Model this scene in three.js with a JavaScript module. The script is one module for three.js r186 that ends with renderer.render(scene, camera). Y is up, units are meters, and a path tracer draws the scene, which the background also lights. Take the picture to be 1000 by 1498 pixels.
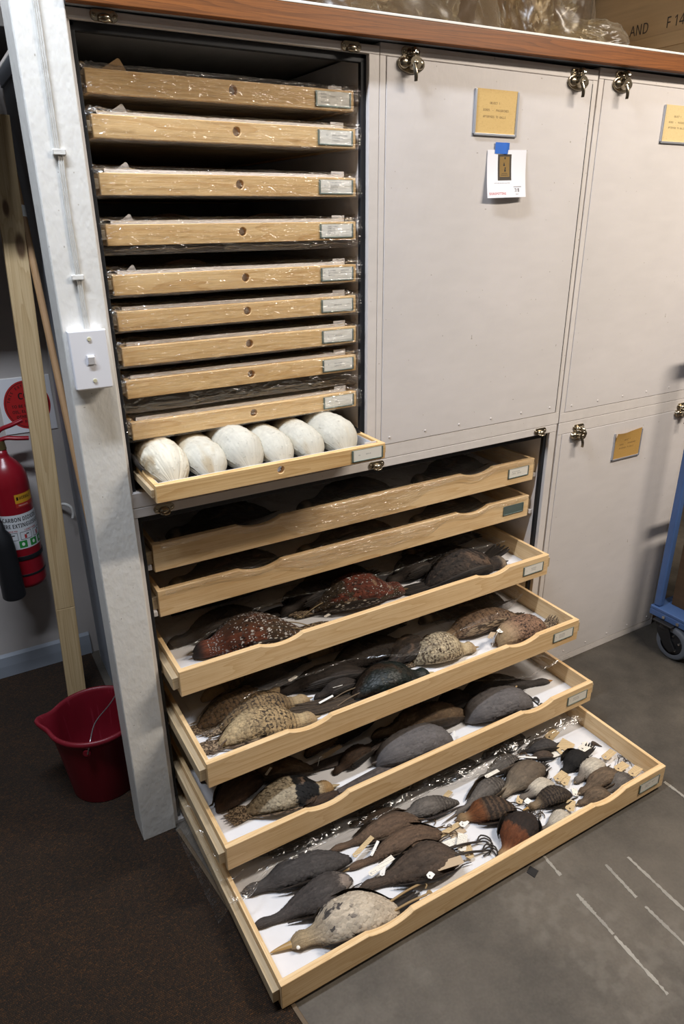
import * as THREE from 'three';
import { RoundedBoxGeometry } from 'three/addons/geometries/RoundedBoxGeometry.js';
import { mergeGeometries } from 'three/addons/utils/BufferGeometryUtils.js';
import { RectAreaLightUniformsLib } from 'three/addons/lights/RectAreaLightUniformsLib.js';

// ------------------------------------------------------------------ camera, exposure, lamps
const scene = new THREE.Scene();
scene.background = new THREE.Color(0x000000);
const camera = new THREE.PerspectiveCamera(72.73, 1000 / 1498, 0.02, 30);
camera.position.set(-0.3624, 1.7219, 1.6481);
camera.rotation.order = 'YXZ';
camera.rotation.set(-0.401, -0.5257, -0.0089);
const renderer = new THREE.WebGLRenderer({ antialias: true });
renderer.toneMapping = THREE.LinearToneMapping;
renderer.toneMappingExposure = 1.06;
renderer.shadowMap.enabled = true;
RectAreaLightUniformsLib.init();
const LAMPS = [   // [x, z, length, along, colour, radiance]
  { x: -0.50, z: 0.46, len: 1.2, along: 'x', color: [0.89, 0.97, 1.10], L: 158, label: 'cool white fluorescent batten above the post' },
  { x: 2.3, z: 1.5, len: 1.5, wid: .2, along: 'x', color: [1.0, 0.89, 0.77], L: 107, label: 'warm fluorescent batten above the right cabinets' },
  { x: 0.9, z: 2.3, len: 1.2, along: 'x', color: [1.0, 0.95, 0.90], L: 12, label: 'fluorescent batten behind the viewer over the concrete' },
];
const CEIL = 3.22;

// ------------------------------------------------------------------ helpers
let seed = 20240611;
function rnd() { seed |= 0; seed = seed + 0x6D2B79F5 | 0; let t = Math.imul(seed ^ seed >>> 15, 1 | seed); t = t + Math.imul(t ^ t >>> 7, 61 | t) ^ t; return ((t ^ t >>> 14) >>> 0) / 4294967296; }
const rr = (a, b) => a + (b - a) * rnd();
const clamp = (x, a = 0, b = 1) => Math.min(b, Math.max(a, x));
const mix = (a, b, t) => a + (b - a) * t;
const sm = (a, b, x) => { const t = clamp((x - a) / (b - a)); return t * t * (3 - 2 * t); };
const mix3 = (a, b, t) => [mix(a[0], b[0], t), mix(a[1], b[1], t), mix(a[2], b[2], t)];
function hash(i, j, s) { let h = Math.imul(i, 374761393) + Math.imul(j, 668265263) + Math.imul(s, 974711) | 0; h = Math.imul(h ^ h >>> 13, 1274126177); return ((h ^ h >>> 16) >>> 0) / 4294967296; }
function vn(x, y, px, py, s = 0) {            // periodic value noise
  const i = Math.floor(x), j = Math.floor(y), fx = x - i, fy = y - j;
  const u = fx * fx * (3 - 2 * fx), v = fy * fy * (3 - 2 * fy);
  const a = ((i % px) + px) % px, b = ((j % py) + py) % py, a1 = (a + 1) % px, b1 = (b + 1) % py;
  return mix(mix(hash(a, b, s), hash(a1, b, s), u), mix(hash(a, b1, s), hash(a1, b1, s), u), v);
}
function fbm(u, v, px, py, oct, s = 0) { let a = .5, r = 0, n = 0; for (let k = 0; k < oct; k++) { r += a * vn(u * px, v * py, px, py, s + k * 17); n += a; a *= .5; px *= 2; py *= 2; } return r / n; }
const n3 = (x, y, s = 0) => vn(x + 512, y + 512, 4096, 4096, s);
function makeTex(w, h, fn, opt = {}) {
  const d = new Uint8Array(w * h * 4);
  for (let y = 0; y < h; y++) for (let x = 0; x < w; x++) {
    const c = fn((x + .5) / w, (y + .5) / h), k = (y * w + x) * 4;
    d[k] = clamp(c[0]) * 255; d[k + 1] = clamp(c[1]) * 255; d[k + 2] = clamp(c[2]) * 255; d[k + 3] = 255;
  }
  const t = new THREE.DataTexture(d, w, h, THREE.RGBAFormat);
  t.wrapS = t.wrapT = THREE.RepeatWrapping; t.magFilter = THREE.LinearFilter; t.minFilter = THREE.LinearMipmapLinearFilter; t.generateMipmaps = true;
  if (opt.srgb !== false) t.colorSpace = THREE.SRGBColorSpace;
  if (opt.size) t.repeat.set(1 / opt.size[0], 1 / opt.size[1]);
  t.needsUpdate = true; return t;
}
function canvasTex(w, h, draw) {
  const c = document.createElement('canvas'); c.width = w; c.height = h; const g = c.getContext('2d'); draw(g, w, h);
  const t = new THREE.CanvasTexture(c); t.colorSpace = THREE.SRGBColorSpace; return t;
}
const hex = h => [(h >> 16 & 255) / 255, (h >> 8 & 255) / 255, (h & 255) / 255];
const std = o => new THREE.MeshStandardMaterial(o);
const phys = o => new THREE.MeshPhysicalMaterial(o);

const used = {};
function numbered(n) { if (!(n in used)) { used[n] = 0; return n; } used[n]++; return n + '_' + String(used[n]).padStart(3, '0'); }
function thing(name, label, category, pos = [0, 0, 0], turn = 0, group) {
  const o = new THREE.Group(); o.name = numbered(name); scene.add(o); o.position.set(...pos); o.rotation.y = turn;
  o.userData = { label, category }; if (group) o.userData.group = group; return o;
}
function part(parent, name, geo, mat, label) {
  const m = new THREE.Mesh(geo, mat); m.name = name; m.castShadow = m.receiveShadow = true; parent.add(m);
  if (label) m.userData.label = label; return m;
}
function struct(name, geo, mat) { const m = part(scene, numbered(name), geo, mat); m.userData.kind = 'structure'; return m; }
function single(name, label, category, geo, mat, group) { const m = part(scene, numbered(name), geo, mat, label); m.userData.category = category; if (group) m.userData.group = group; return m; }
// uv in metres by the dominant direction of the normal, u running along the grain
function uvw(g, axis = 'x', off = [0, 0]) {
  if (!g.attributes.normal) g.computeVertexNormals();
  const p = g.attributes.position, n = g.attributes.normal, uv = new Float32Array(p.count * 2);
  for (let i = 0; i < p.count; i++) {
    const P = [p.getX(i), p.getY(i), p.getZ(i)], N = [Math.abs(n.getX(i)), Math.abs(n.getY(i)), Math.abs(n.getZ(i))];
    const d = N[0] >= N[1] && N[0] >= N[2] ? 0 : N[1] >= N[2] ? 1 : 2;
    let ax = 'xyz'.indexOf(axis); let rest = [0, 1, 2].filter(k => k !== d);
    if (rest.includes(ax)) { const o = rest.find(k => k !== ax); uv[2 * i] = P[ax]; uv[2 * i + 1] = P[o]; } else { uv[2 * i] = P[rest[0]] * .3; uv[2 * i + 1] = P[rest[1]]; }
    uv[2 * i] += off[0]; uv[2 * i + 1] += off[1];
  }
  g.setAttribute('uv', new THREE.BufferAttribute(uv, 2)); return g;
}
// rounded box from min corner to max corner
function bx(x0, y0, z0, x1, y1, z1, r = .0015, axis = 'x', off) {
  const w = x1 - x0, h = y1 - y0, d = z1 - z0, R = Math.min(r, w * .45, h * .45, d * .45);
  const g = R > 0 ? new RoundedBoxGeometry(w, h, d, 1, R) : new THREE.BoxGeometry(w, h, d);
  g.translate((x0 + x1) / 2, (y0 + y1) / 2, (z0 + z1) / 2); return uvw(g, axis, off);
}
function clean(g) { g = g.index ? g.toNonIndexed() : g; for (const k of Object.keys(g.attributes)) if (!['position', 'normal', 'uv'].includes(k)) g.deleteAttribute(k); return g; }
const merge = gs => mergeGeometries(gs.map(clean));
function extr(pts, depth, bevel = .001, holes = []) {
  const s = new THREE.Shape(pts.map(p => new THREE.Vector2(p[0], p[1]))); for (const h of holes) s.holes.push(h);
  return new THREE.ExtrudeGeometry(s, { depth, bevelEnabled: bevel > 0, bevelThickness: bevel, bevelSize: bevel, bevelOffset: -bevel, bevelSegments: 1, curveSegments: 20 });
}
function tube(pts, r, seg = 24, rad = 8) { return new THREE.TubeGeometry(new THREE.CatmullRomCurve3(pts.map(p => new THREE.Vector3(...p))), seg, r, rad, false); }
function cyl(r0, r1, h, seg = 24) { return new THREE.CylinderGeometry(r0, r1, h, seg); }
function lathe(pts, seg = 48) { return new THREE.LatheGeometry(pts.map(p => new THREE.Vector2(p[0], p[1])), seg); }
function grid(nu, nv, f, uvf) {               // parametric sheet
  const P = [], U = [], I = [];
  for (let j = 0; j <= nv; j++) for (let i = 0; i <= nu; i++) { const u = i / nu, v = j / nv, p = f(u, v); P.push(...p); U.push(...(uvf ? uvf(u, v, p) : [u, v])); }
  for (let j = 0; j < nv; j++) for (let i = 0; i < nu; i++) { const a = j * (nu + 1) + i, b = a + 1, c = a + nu + 1, d = c + 1; I.push(a, b, d, a, d, c); }
  const g = new THREE.BufferGeometry(); g.setAttribute('position', new THREE.Float32BufferAttribute(P, 3)); g.setAttribute('uv', new THREE.Float32BufferAttribute(U, 2)); g.setIndex(I); g.computeVertexNormals(); return g;
}

// ------------------------------------------------------------------ materials
function woodTex(base, dark, cx, s, knots = []) {
  return makeTex(512, 512, (u, v) => {
    const warp = fbm(u, v, 2, 3, 3, s) * 1.6 + fbm(u, v, 3, 12, 2, s + 5) * .25;
    let ring = v * cx + warp * 3.2; let k = 0;
    for (const [ku, kv, kr] of knots) { const d = Math.hypot((u - ku) * (kr < .05 ? 6 : .8), v - kv) / (kr * 2.2); ring += 1.6 * Math.exp(-d * d * .5); k = Math.max(k, sm(1.1, .5, d)); }
    const f = ring - Math.floor(ring), line = Math.pow(f, 2.5);
    const fine = fbm(u, v, 6, 128, 2, s + 9), por = fbm(u, v, 24, 200, 1, s + 3);
    let t = line * .38 + (fine - .5) * .55 + (por > .72 ? .18 : 0) + fbm(u, v, 2, 4, 2, s + 30) * .25;
    let c = mix3(base, dark, clamp(t)); if (k) c = mix3(c, [.25, .15, .08], k * .7); return c;
  }, { size: [.9, .16] });
}
const M = {};
M.trayWood = std({ map: woodTex(hex(0xe9c68f), hex(0xbd8d52), 5, 1), roughness: .55 });
M.trayWood2 = std({ map: woodTex(hex(0xefd1a3), hex(0xca9f67), 3, 41), roughness: .5 });
M.runner = std({ map: woodTex(hex(0xcdb896), hex(0xa88c64), 4, 71), roughness: .65 });
M.plank = std({ map: (() => { const t = woodTex(hex(0xd8be92), hex(0xa88658), 2.2, 91, [[.17, .09, .045], [.21, .93, .03]]); t.repeat.set(1 / 2.6, 1 / .16); return t; })(), roughness: .75 });
M.dowel = std({ map: woodTex(hex(0xb8926a), hex(0x8a6844), 3, 131), roughness: .7 });
M.counterWood = std({ map: woodTex(hex(0x935828), hex(0x553014), 7, 151), roughness: .42 });
const grime = (base, s, amt) => makeTex(512, 512, (u, v) => {
  const a = fbm(u, v, 3, 3, 4, s), b = fbm(u, v, 40, 12, 3, s + 8), sp = vn(u * 90, v * 90, 90, 90, s + 2);
  let k = 1 - amt * (.5 * (a - .5) + .35 * (b - .5)); let c = [base[0] * k, base[1] * k, base[2] * (k - amt * .06 * a)];
  if (sp > .985) c = mix3(c, [.45, .40, .34], .55); return c;
}, { size: [.9, .9] });
const bumpFine = makeTex(256, 256, (u, v) => { const a = fbm(u, v, 12, 24, 4, 77); return [a, a, a]; }, { srgb: false, size: [.25, .25] });
M.door = std({ map: grime(hex(0xd9d4d2), 201, .09), roughness: .42, bumpMap: bumpFine, bumpScale: .0004 });
M.frame = std({ map: grime(hex(0xdcd6d2), 221, .12), roughness: .45, bumpMap: bumpFine, bumpScale: .0004 });
M.inside = std({ map: grime(hex(0xb9b6b2), 241, .2), roughness: .6 });
M.insideDark = std({ color: 0x54514d, roughness: .8 });
M.gasket = std({ color: 0x15171c, roughness: .6 });
M.postPaint = std({ map: grime(hex(0xe6e4de), 261, .06), roughness: .4, bumpMap: bumpFine, bumpScale: .001 });
M.sidePaint = std({ color: 0x8d939c, roughness: .6 });
M.plasticWhite = std({ color: 0xeeeef2, roughness: .3 });
M.white = std({ color: 0xf0eee8, roughness: .6 });
M.paper = std({ map: makeTex(128, 128, (u, v) => { const a = .86 + .05 * fbm(u, v, 6, 6, 3, 5); return [a, a, a * 1.01]; }, { size: [.3, .3] }), roughness: .8, side: THREE.DoubleSide });
M.nickel = std({ color: 0xb3a894, metalness: 1, roughness: .24 });
M.steel = std({ color: 0xc4c4c4, metalness: 1, roughness: .3 });
M.cardHolder = std({ color: 0x7e8f8a, metalness: .6, roughness: .42 });
M.alu = std({ color: 0xc8ccd4, metalness: .7, roughness: .35 });
const creaseTex = makeTex(512, 512, (u, v) => { let k = 0; for (const [f, a, q] of [[5, .5, 3], [11, .3, 11], [23, .2, 17]]) { const n = fbm(u, v, f, f, 2, q); k += a * Math.pow(1 - Math.abs(n * 2 - 1), 6); } return [k, k, k]; }, { srgb: false, size: [.34, .34] });
M.film = phys({ color: 0xffffff, transmission: 1, thickness: 0, roughness: .15, ior: 1.7, side: THREE.DoubleSide, bumpMap: creaseTex, bumpScale: .004 });
M.bagFilm = phys({ color: 0xf6f1e6, transmission: 1, thickness: 0, roughness: .26, ior: 1.36, side: THREE.DoubleSide });
M.black = std({ color: 0x17181b, roughness: .5 });
M.rubber = std({ color: 0x5b6068, roughness: .75 });
M.blue = std({ map: makeTex(128, 128, (u, v) => { const k = .94 + .1 * fbm(u, v, 5, 5, 3, 15); return [.28 * k, .39 * k, .58 * k]; }, { size: [.3, .3] }), roughness: .42 });
M.red = std({ color: 0x8c1421, roughness: .28 });
M.redBucket = std({ map: makeTex(256, 256, (u, v) => { const k = .92 + .14 * fbm(u, v, 8, 8, 4, 25); const s = fbm(u, v, 40, 6, 2, 4) > .78 ? .06 : 0; return [.46 * k + s, .085 * k + s, .135 * k + s]; }), roughness: .4 });
M.cardboard = std({ map: makeTex(256, 256, (u, v) => { const a = fbm(u, v, 4, 60, 3, 61), b = fbm(u, v, 3, 3, 3, 66); const k = .86 + .12 * a + .14 * b; return [.58 * k, .46 * k, .31 * k]; }, { size: [.6, .6] }), roughness: .85 });
M.cardboardDark = std({ map: makeTex(256, 256, (u, v) => { const a = fbm(u, v, 4, 60, 3, 62), b = fbm(u, v, 3, 3, 3, 68); const k = .8 + .15 * a + .2 * b; return [.34 * k, .25 * k, .16 * k]; }, { size: [.6, .6] }), roughness: .85 });
M.wall = std({ map: makeTex(512, 512, (u, v) => { const a = fbm(u, v, 5, 5, 4, 81); const k = .9 + .2 * (a - .5); return [.80 * k, .77 * k, .75 * k]; }, { size: [1.5, 1.5] }), roughness: .85 });
M.roomWall = std({ color: 0x4f4c48, roughness: .9 });
M.ceiling = std({ color: 0x8b8780, roughness: .9 });

// concrete: blotches, fine grit, scuffs and hairline cracks
const scuffs = []; for (let i = 0; i < 46; i++) scuffs.push([rr(.35, .9), rr(.1, .75), rr(-.9, .9), rr(.008, .05), rr(.0004, .0012), rr(.25, .8)]);
const stains = []; for (let i = 0; i < 60; i++) stains.push([rr(.3, 1), rr(.15, .8), rr(.001, .004)]);
M.concrete = std({
  map: makeTex(1280, 1280, (u, v) => {
    const a = fbm(u, v, 7, 7, 5, 301), b = fbm(u, v, 90, 90, 3, 311), c2 = fbm(u, v, 20, 20, 4, 321), gr = hash(u * 1280 | 0, v * 1280 | 0, 9);
    let k = .80 + .34 * (a - .5) + .22 * (b - .5) + .3 * (c2 - .5) + (gr - .5) * .09;
    let c = [.38 * k, .352 * k, .315 * k];
    const w = fbm(u, v, 12, 12, 3, 331); c = mix3(c, [.47, .435, .39], sm(.5, .85, w) * .35);
    const cr = Math.abs(fbm(u, v, 6, 6, 5, 351) - .5); if (cr < .0025) c = mix3(c, [.2, .18, .16], .5);
    const pit = fbm(u, v, 230, 230, 2, 361); c = mix3(c, [.50, .48, .445], .30 * sm(.38, .74, pit) * sm(.46, .70, c2) * sm(.44, .64, a));
    for (const [x, y, t, l, wd, s] of scuffs) { if (Math.abs(u - x) > l || Math.abs(v - y) > l) continue; const dx = u - x, dy = v - y, q = dx * Math.cos(t) + dy * Math.sin(t), p = -dx * Math.sin(t) + dy * Math.cos(t); if (Math.abs(q) < l && Math.abs(p) < wd) c = mix3(c, [.55, .53, .5], s * .5 * (1 - Math.abs(q) / l)); }
    for (const [x, y, r] of stains) { if (Math.abs(u - x) > r) continue; const d = Math.hypot(u - x, v - y); if (d < r) c = mix3(c, [.17, .16, .15], .55); }
    return c;
  }, { size: [5.4, 5.4] }), roughness: .62, bumpMap: bumpFine, bumpScale: .0006,
});
M.carpet = std({
  map: makeTex(512, 512, (u, v) => {
    const row = v * 96, o = (Math.floor(row) % 2) * .5, col = u * 80 + o + (vn(u * 60, v * 60, 60, 60, 7) - .5) * 1.4; const fx = col - Math.floor(col) - .5, fy = row - Math.floor(row) - .5;
    const d = Math.hypot(fx, fy * 1.1), id = hash(((Math.floor(col) % 80) + 80) % 80, Math.floor(row), 3), big = fbm(u, v, 4, 4, 4, 401);
    const loop = sm(.62, .2, d); let k = (.45 + .55 * loop) * (.7 + .5 * id) * (.8 + .4 * big);
    const o2 = hash(Math.floor(col), Math.floor(row), 31); return mix3([.205 * k, .138 * k, .072 * k], [.295 * k, .185 * k, .082 * k], o2);
  }, { size: [.42, .42] }), roughness: 1,
  bumpMap: makeTex(512, 512, (u, v) => { const row = v * 96, o = (Math.floor(row) % 2) * .5, col = u * 80 + o + (vn(u * 60, v * 60, 60, 60, 7) - .5) * 1.4; const d = Math.hypot(col - Math.floor(col) - .5, (row - Math.floor(row) - .5) * 1.1); const k = sm(.62, .1, d) * .9; return [k, k, k]; }, { srgb: false, size: [.42, .42] }), bumpScale: .003,
});

// ------------------------------------------------------------------ the room
const RX0 = -1.7, RX1 = 3.6, RZ0 = -1.09, RZ1 = 3.3;
struct('floor', bx(RX0 - .1, -.1, RZ0 - .1, RX1 + .1, 0, RZ1 + .1, 0), M.concrete);
struct('ceiling', bx(RX0 - .1, CEIL + .06, RZ0 - .1, RX1 + .1, CEIL + .16, RZ1 + .1, 0), M.ceiling);
struct('wall_back', bx(RX0 - .1, 0, RZ0 - .1, RX1 + .1, CEIL + .06, RZ0, 0), M.wall);
struct('wall_left', bx(RX0 - .1, 0, RZ0, RX0, CEIL + .06, RZ1, 0), M.roomWall);
struct('wall_right', bx(RX1, 0, RZ0, RX1 + .1, CEIL + .06, RZ1, 0), M.roomWall);
struct('wall_front', bx(RX0 - .1, 0, RZ1, RX1 + .1, CEIL + .06, RZ1 + .1, 0), M.roomWall);
{ // coved skirting along the back wall, scuffed bottom edge
  const s = [[0, 0], [.016, 0], [.0145, .05], [.010, .088], [0, .10]];
  const g = extr(s, RX1 * 0 + 1.7 - .03, .001); g.rotateY(Math.PI / 2); g.translate(RX0, .005, RZ0 + .0); // profile: x -> -z after turning
  const p = g.attributes.position; for (let i = 0; i < p.count; i++) p.setZ(i, RZ0 + (RZ0 - p.getZ(i)));
  g.computeVertexNormals(); struct('baseboard_back', uvw(g, 'x'), M.sidePaint);
}
{ // brown loop-pile carpet, its edge running along the cabinet and out under the lowest tray
  const edge = z => -.018 + .111 * (z - .02);
  const pts = [[RX0, -RZ0], [-.035, -RZ0], [-.035, -.0], [edge(.02), -.02], [edge(RZ1), -RZ1], [RX0, -RZ1]];
  const g = extr(pts.map(p => [p[0], p[1]]), .006, .001); g.rotateX(-Math.PI / 2); uvw(g, 'x');
  single('carpet', 'dark brown loop-pile carpet left of the cabinets', 'carpet', g, M.carpet);
  const t = bx(0, 0, 0, .012, .0085, 2.2, .002); t.rotateY(Math.atan(.111)); t.translate(edge(.03) + .0005, 0, .03);
  struct('trim_1', t, std({ color: 0x6b5b48, metalness: .4, roughness: .5 }));
}
// dark boxed-in shelf across the alcove beside the cabinets (its lower face closes the view above the extinguisher)
struct('trim_2', bx(RX0, 2.13, RZ0, -.03, 2.17, -.385, .003), M.insideDark);

for (const l of LAMPS) {
  const t = thing('fluorescent_light', l.label, 'light', [l.x, CEIL + .06, l.z]);
  part(t, 'housing', bx(-l.len / 2 - .04, -.05, -(l.wid || .1) / 2, l.len / 2 + .04, 0, (l.wid || .1) / 2, .006), M.white);
  for (const dz of l.wid ? [-.05, .05] : [0]) { const tb = cyl(.013, .013, l.len, 16); tb.rotateZ(Math.PI / 2); tb.translate(0, -.066, dz);
  part(t, 'lamp_tube', tb, std({ color: 0xffffff, emissive: new THREE.Color(...l.color), emissiveIntensity: 2, roughness: .4 })); }
  const L = new THREE.RectAreaLight(new THREE.Color(...l.color), l.L, l.len, l.wid || .10);
  L.position.set(l.x, CEIL - .03, l.z); L.lookAt(l.x, 0, l.z); L.castShadow = true; scene.add(L);
}

// ------------------------------------------------------------------ painted timber post, cable and switch
{
  const g = new RoundedBoxGeometry(.1, CEIL + .054, .1, 3, .004); g.translate(0, 0, 0);
  g.translate(-.062, (CEIL + .054) / 2 + .006, -.03);
  struct('trim_3', uvw(g, 'y'), M.postPaint).userData.label = 'white painted timber post';
  const c = thing('electric_cable', 'white painted twin cable clipped down the post to the switch', 'cable', [-.063, 1.5, .02]);
  const cab = (y0, y1, dx, name) => { const gs = []; for (const s of [-1, 0, 1]) gs.push(tube([[s * .0038 + dx, y0, .0022], [s * .0038 + dx * .3, mix(y0, y1, .4), .0028], [s * .0038, mix(y0, y1, .7), .002], [s * .0038 + dx * .4, y1, .0022]], .0026, 30, 6)); part(c, name, merge(gs), M.postPaint); };
  cab(.0, .345, .004, 'cable_run'); cab(.345, 1.50, -.003, 'cable_run');
  for (const y of [.108, .345]) part(c, 'cable_clip', bx(-.013, y - .005, 0, .013, y + .006, .008, .002), M.postPaint);
  const sw = thing('light_switch', 'white light switch on a mounting block on the post', 'switch', [-.066, 1.439, .02]);
  part(sw, 'mounting_block', bx(-.038, -.062, 0, .038, .062, .024, .002), M.plasticWhite);
  part(sw, 'face_plate', bx(-.0405, -.0645, .0235, .0405, .0645, .033, .004), M.plasticWhite);
  const rk = bx(-.0075, -.009, -.003, .0075, .009, .004, .0015); rk.rotateX(.16); rk.translate(0, 0, .034); part(sw, 'rocker', rk, M.plasticWhite);
  part(sw, 'rocker_surround', merge([bx(-.0095, -.011, .032, -.0075, .011, .0338, .0005), bx(.0075, -.011, .032, .0095, .011, .0338, .0005), bx(-.0095, .009, .032, .0095, .011, .0338, .0005)]), M.plasticWhite);
  for (const y of [-.045, .045]) { const s = cyl(.004, .0045, .002, 16); s.rotateX(Math.PI / 2); s.translate(.002, y, .0335); part(sw, 'screw_cap', s, std({ color: 0xcfc9a8, roughness: .5 }), 'yellowed screw cap'); }
}

// ------------------------------------------------------------------ cabinets
function pill(w, h, d, seg = 10) { const s = new THREE.Shape(), r = h / 2, a = w / 2 - r; s.moveTo(-a, -r); s.lineTo(a, -r); s.absarc(a, 0, r, -Math.PI / 2, Math.PI / 2, false); s.lineTo(-a, r); s.absarc(-a, 0, r, Math.PI / 2, Math.PI * 1.5, false); return new THREE.ExtrudeGeometry(s, { depth: d, bevelEnabled: true, bevelThickness: .0012, bevelSize: .0012, bevelSegments: 2, curveSegments: seg }); }
const dome = (r, x, y, z, sz = .6) => { const g = new THREE.SphereGeometry(r, 14, 8, 0, Math.PI * 2, 0, Math.PI / 2); g.rotateX(Math.PI / 2); g.scale(1, 1, sz); g.translate(x, y, z); return g; };
const plateGeo = (() => {
  const hood = new THREE.SphereGeometry(.0135, 18, 10); hood.scale(1, .62, .85); hood.translate(0, -.004, .004);
  const lip = new THREE.TorusGeometry(.0125, .0022, 8, 20, Math.PI); lip.rotateX(Math.PI / 2 * .9); lip.rotateZ(Math.PI); lip.translate(0, -.009, .007);
  return merge([pill(.052, .019, .002), hood, lip, dome(.0038, -.02, 0, .003), dome(.0038, .02, 0, .003)]);
})();
const latchGeo = (() => {
  const eye = new THREE.Shape(); eye.absellipse(0, 0, .029, .0165, 0, Math.PI * 2);
  const base = new THREE.ExtrudeGeometry(eye, { depth: .003, bevelEnabled: true, bevelThickness: .002, bevelSize: .002, bevelSegments: 2, curveSegments: 24 });
  const barrel = cyl(.0125, .014, .016, 20); barrel.rotateX(Math.PI / 2); barrel.translate(.001, 0, .012);
  const arm = new THREE.TorusGeometry(.0125, .0042, 10, 20, Math.PI * 1.1); arm.rotateY(Math.PI / 2); arm.rotateX(-.5); arm.translate(-.001, .014, .012);
  const lever = grid(4, 10, (u, v) => { const y = -.002 - v * .034, z = .021 + Math.sin(v * 2.4) * .006, w = .0042 * (1 - .35 * v); return [(u - .5) * 2 * w - .004 + v * .003, y, z + Math.cos((u - .5) * 3) * .003]; });
  const lever2 = lever.clone(); lever2.translate(0, 0, -.004); lever2.index.array.reverse(); lever2.computeVertexNormals();
  return merge([base, barrel, arm, lever, lever2, dome(.0115, .017, 0, .005, .75), dome(.0115, -.018, 0, .005, .75), dome(.005, .001, 0, .02, .8), dome(.0028, .022, .002, .009), dome(.0028, .012, -.002, .011)]);
})();
function lipsFrame(c, X0, X1, Y0, Y1, o) {  // face frame from X0..X1 / Y0..Y1, opening x0..x1 / y0..y1
  const { x0, x1, y0, y1 } = o, T = -.012;
  part(c, 'frame_rail', bx(X0, y1, -.03, X1, Y1, 0, .0015), M.frame);
  part(c, 'frame_sill', bx(X0, Y0, -.03, X1, y0, 0, .0015), M.frame);
  part(c, 'frame_stile', bx(X0, y0, -.03, x0, y1, -.0004, .0015, 'y'), M.frame);
  part(c, 'frame_stile', bx(x1, y0, -.03, X1, y1, -.0004, .0015, 'y'), M.frame);
  const xs = X0 < .2 ? -.006 : X0; part(c, 'side_panel', bx(xs, Y0, -1.03, xs + (X0 < .2 ? .009 : .012), Y1, -.03, .001, 'y'), X0 < .2 ? M.sidePaint : M.inside);
  part(c, 'side_panel', bx(X1 - .012, Y0, -1.03, X1, Y1, -.03, .001, 'y'), M.inside);
  part(c, 'back_panel', bx(xs, Y0, -1.042, X1, Y1, -1.03, .001), M.inside);
  part(c, 'top_panel', bx(xs + .012, Y1 - .012, -1.03, X1 - .012, Y1, -.03, .001), M.inside);
  part(c, 'bottom_panel', bx(xs + .012, Y0, -1.03, X1 - .012, Y0 + .010, -.03, .001), M.inside);
}
function gasketRing(c, o, wl, wr) {
  const { x0, x1, y0, y1 } = o, z0 = -.026, z1 = -.013;
  part(c, 'gasket', merge([bx(x0, y0, z0, x0 + wl, y1, z1, .002, 'y'), bx(x1 - wr, y0, z0, x1, y1, z1, .002, 'y'), bx(x0, y1 - .018, z0, x1, y1, z1, .002)]), M.gasket, 'black rubber door gasket');
}
function door(c, x0, y0, x1, y1, latches) {
  const d = part(c, 'door', bx(x0 + .0012, y0 + .0012, -.022, x1 - .0012, y1 - .0012, .0008, .0015, 'y'), M.door);
  for (const [x, y] of latches) { const m = part(d, 'latch', latchGeo, M.nickel); m.position.set(x, y, .001); m.scale.set(1.3, 1.12, 1.12); }
  for (let i = 0; i < 6; i++) { const r = part(d, 'rivet', rivet, M.frame); r.position.set(mix(x0 + .03, x1 - .03, i / 5), y0 + .022, .0008); }
  return d;
}
const rivet = dome(.0038, 0, 0, 0, .5);
function plates(c, list) { for (const [x, y] of list) { const m = part(c, 'catch_plate', plateGeo, M.nickel); m.position.set(x, y, .0002); } }
function notice(d, x0, y0, x1, y1, tex, slump) {
  const w = x1 - x0, h = y1 - y0, g = .006;
  part(d, 'card_holder', merge([bx(x0, y0, .001, x0 + g, y1, .006, .001, 'y'), bx(x1 - g, y0, .001, x1, y1, .006, .001, 'y'), bx(x0, y0, .001, x1, y0 + g, .006, .001)]), M.alu);
  const cg = grid(12, 12, (u, v) => [mix(x0 + .0035, x1 - .0035, u), mix(y0 + .0035, y1 + .001 - (slump ? .003 * Math.sin(u * 5) * v : 0), v), .0025 + (slump ? .0015 + .009 * v * v * v * (1 - u) + .002 * v * Math.abs(Math.sin(u * 6)) : .0015 * v * v * u)]);
  const m = std({ map: tex, roughness: .75, side: THREE.DoubleSide }); part(d, 'notice_card', cg, m);
}
const yellowCard = (lines, bg) => canvasTex(256, 192, (g, w, h) => {
  g.fillStyle = bg; g.fillRect(0, 0, w, h); for (let i = 0; i < 500; i++) { g.fillStyle = `rgba(${rnd() < .5 ? '255,240,200' : '120,80,20'},.05)`; g.fillRect(rnd() * w, rnd() * h, 8, 4); }
  g.fillStyle = 'rgba(70,50,30,.75)'; g.font = 'bold 13px monospace'; lines.forEach(([t, x, y]) => g.fillText(t, x, y));
});
const cardLines = [['OBJECT 1', 86, 62], ['BIRDS  -  PASSERINES', 48, 92], ['APTERYGES TO GALLI', 48, 120]];

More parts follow.
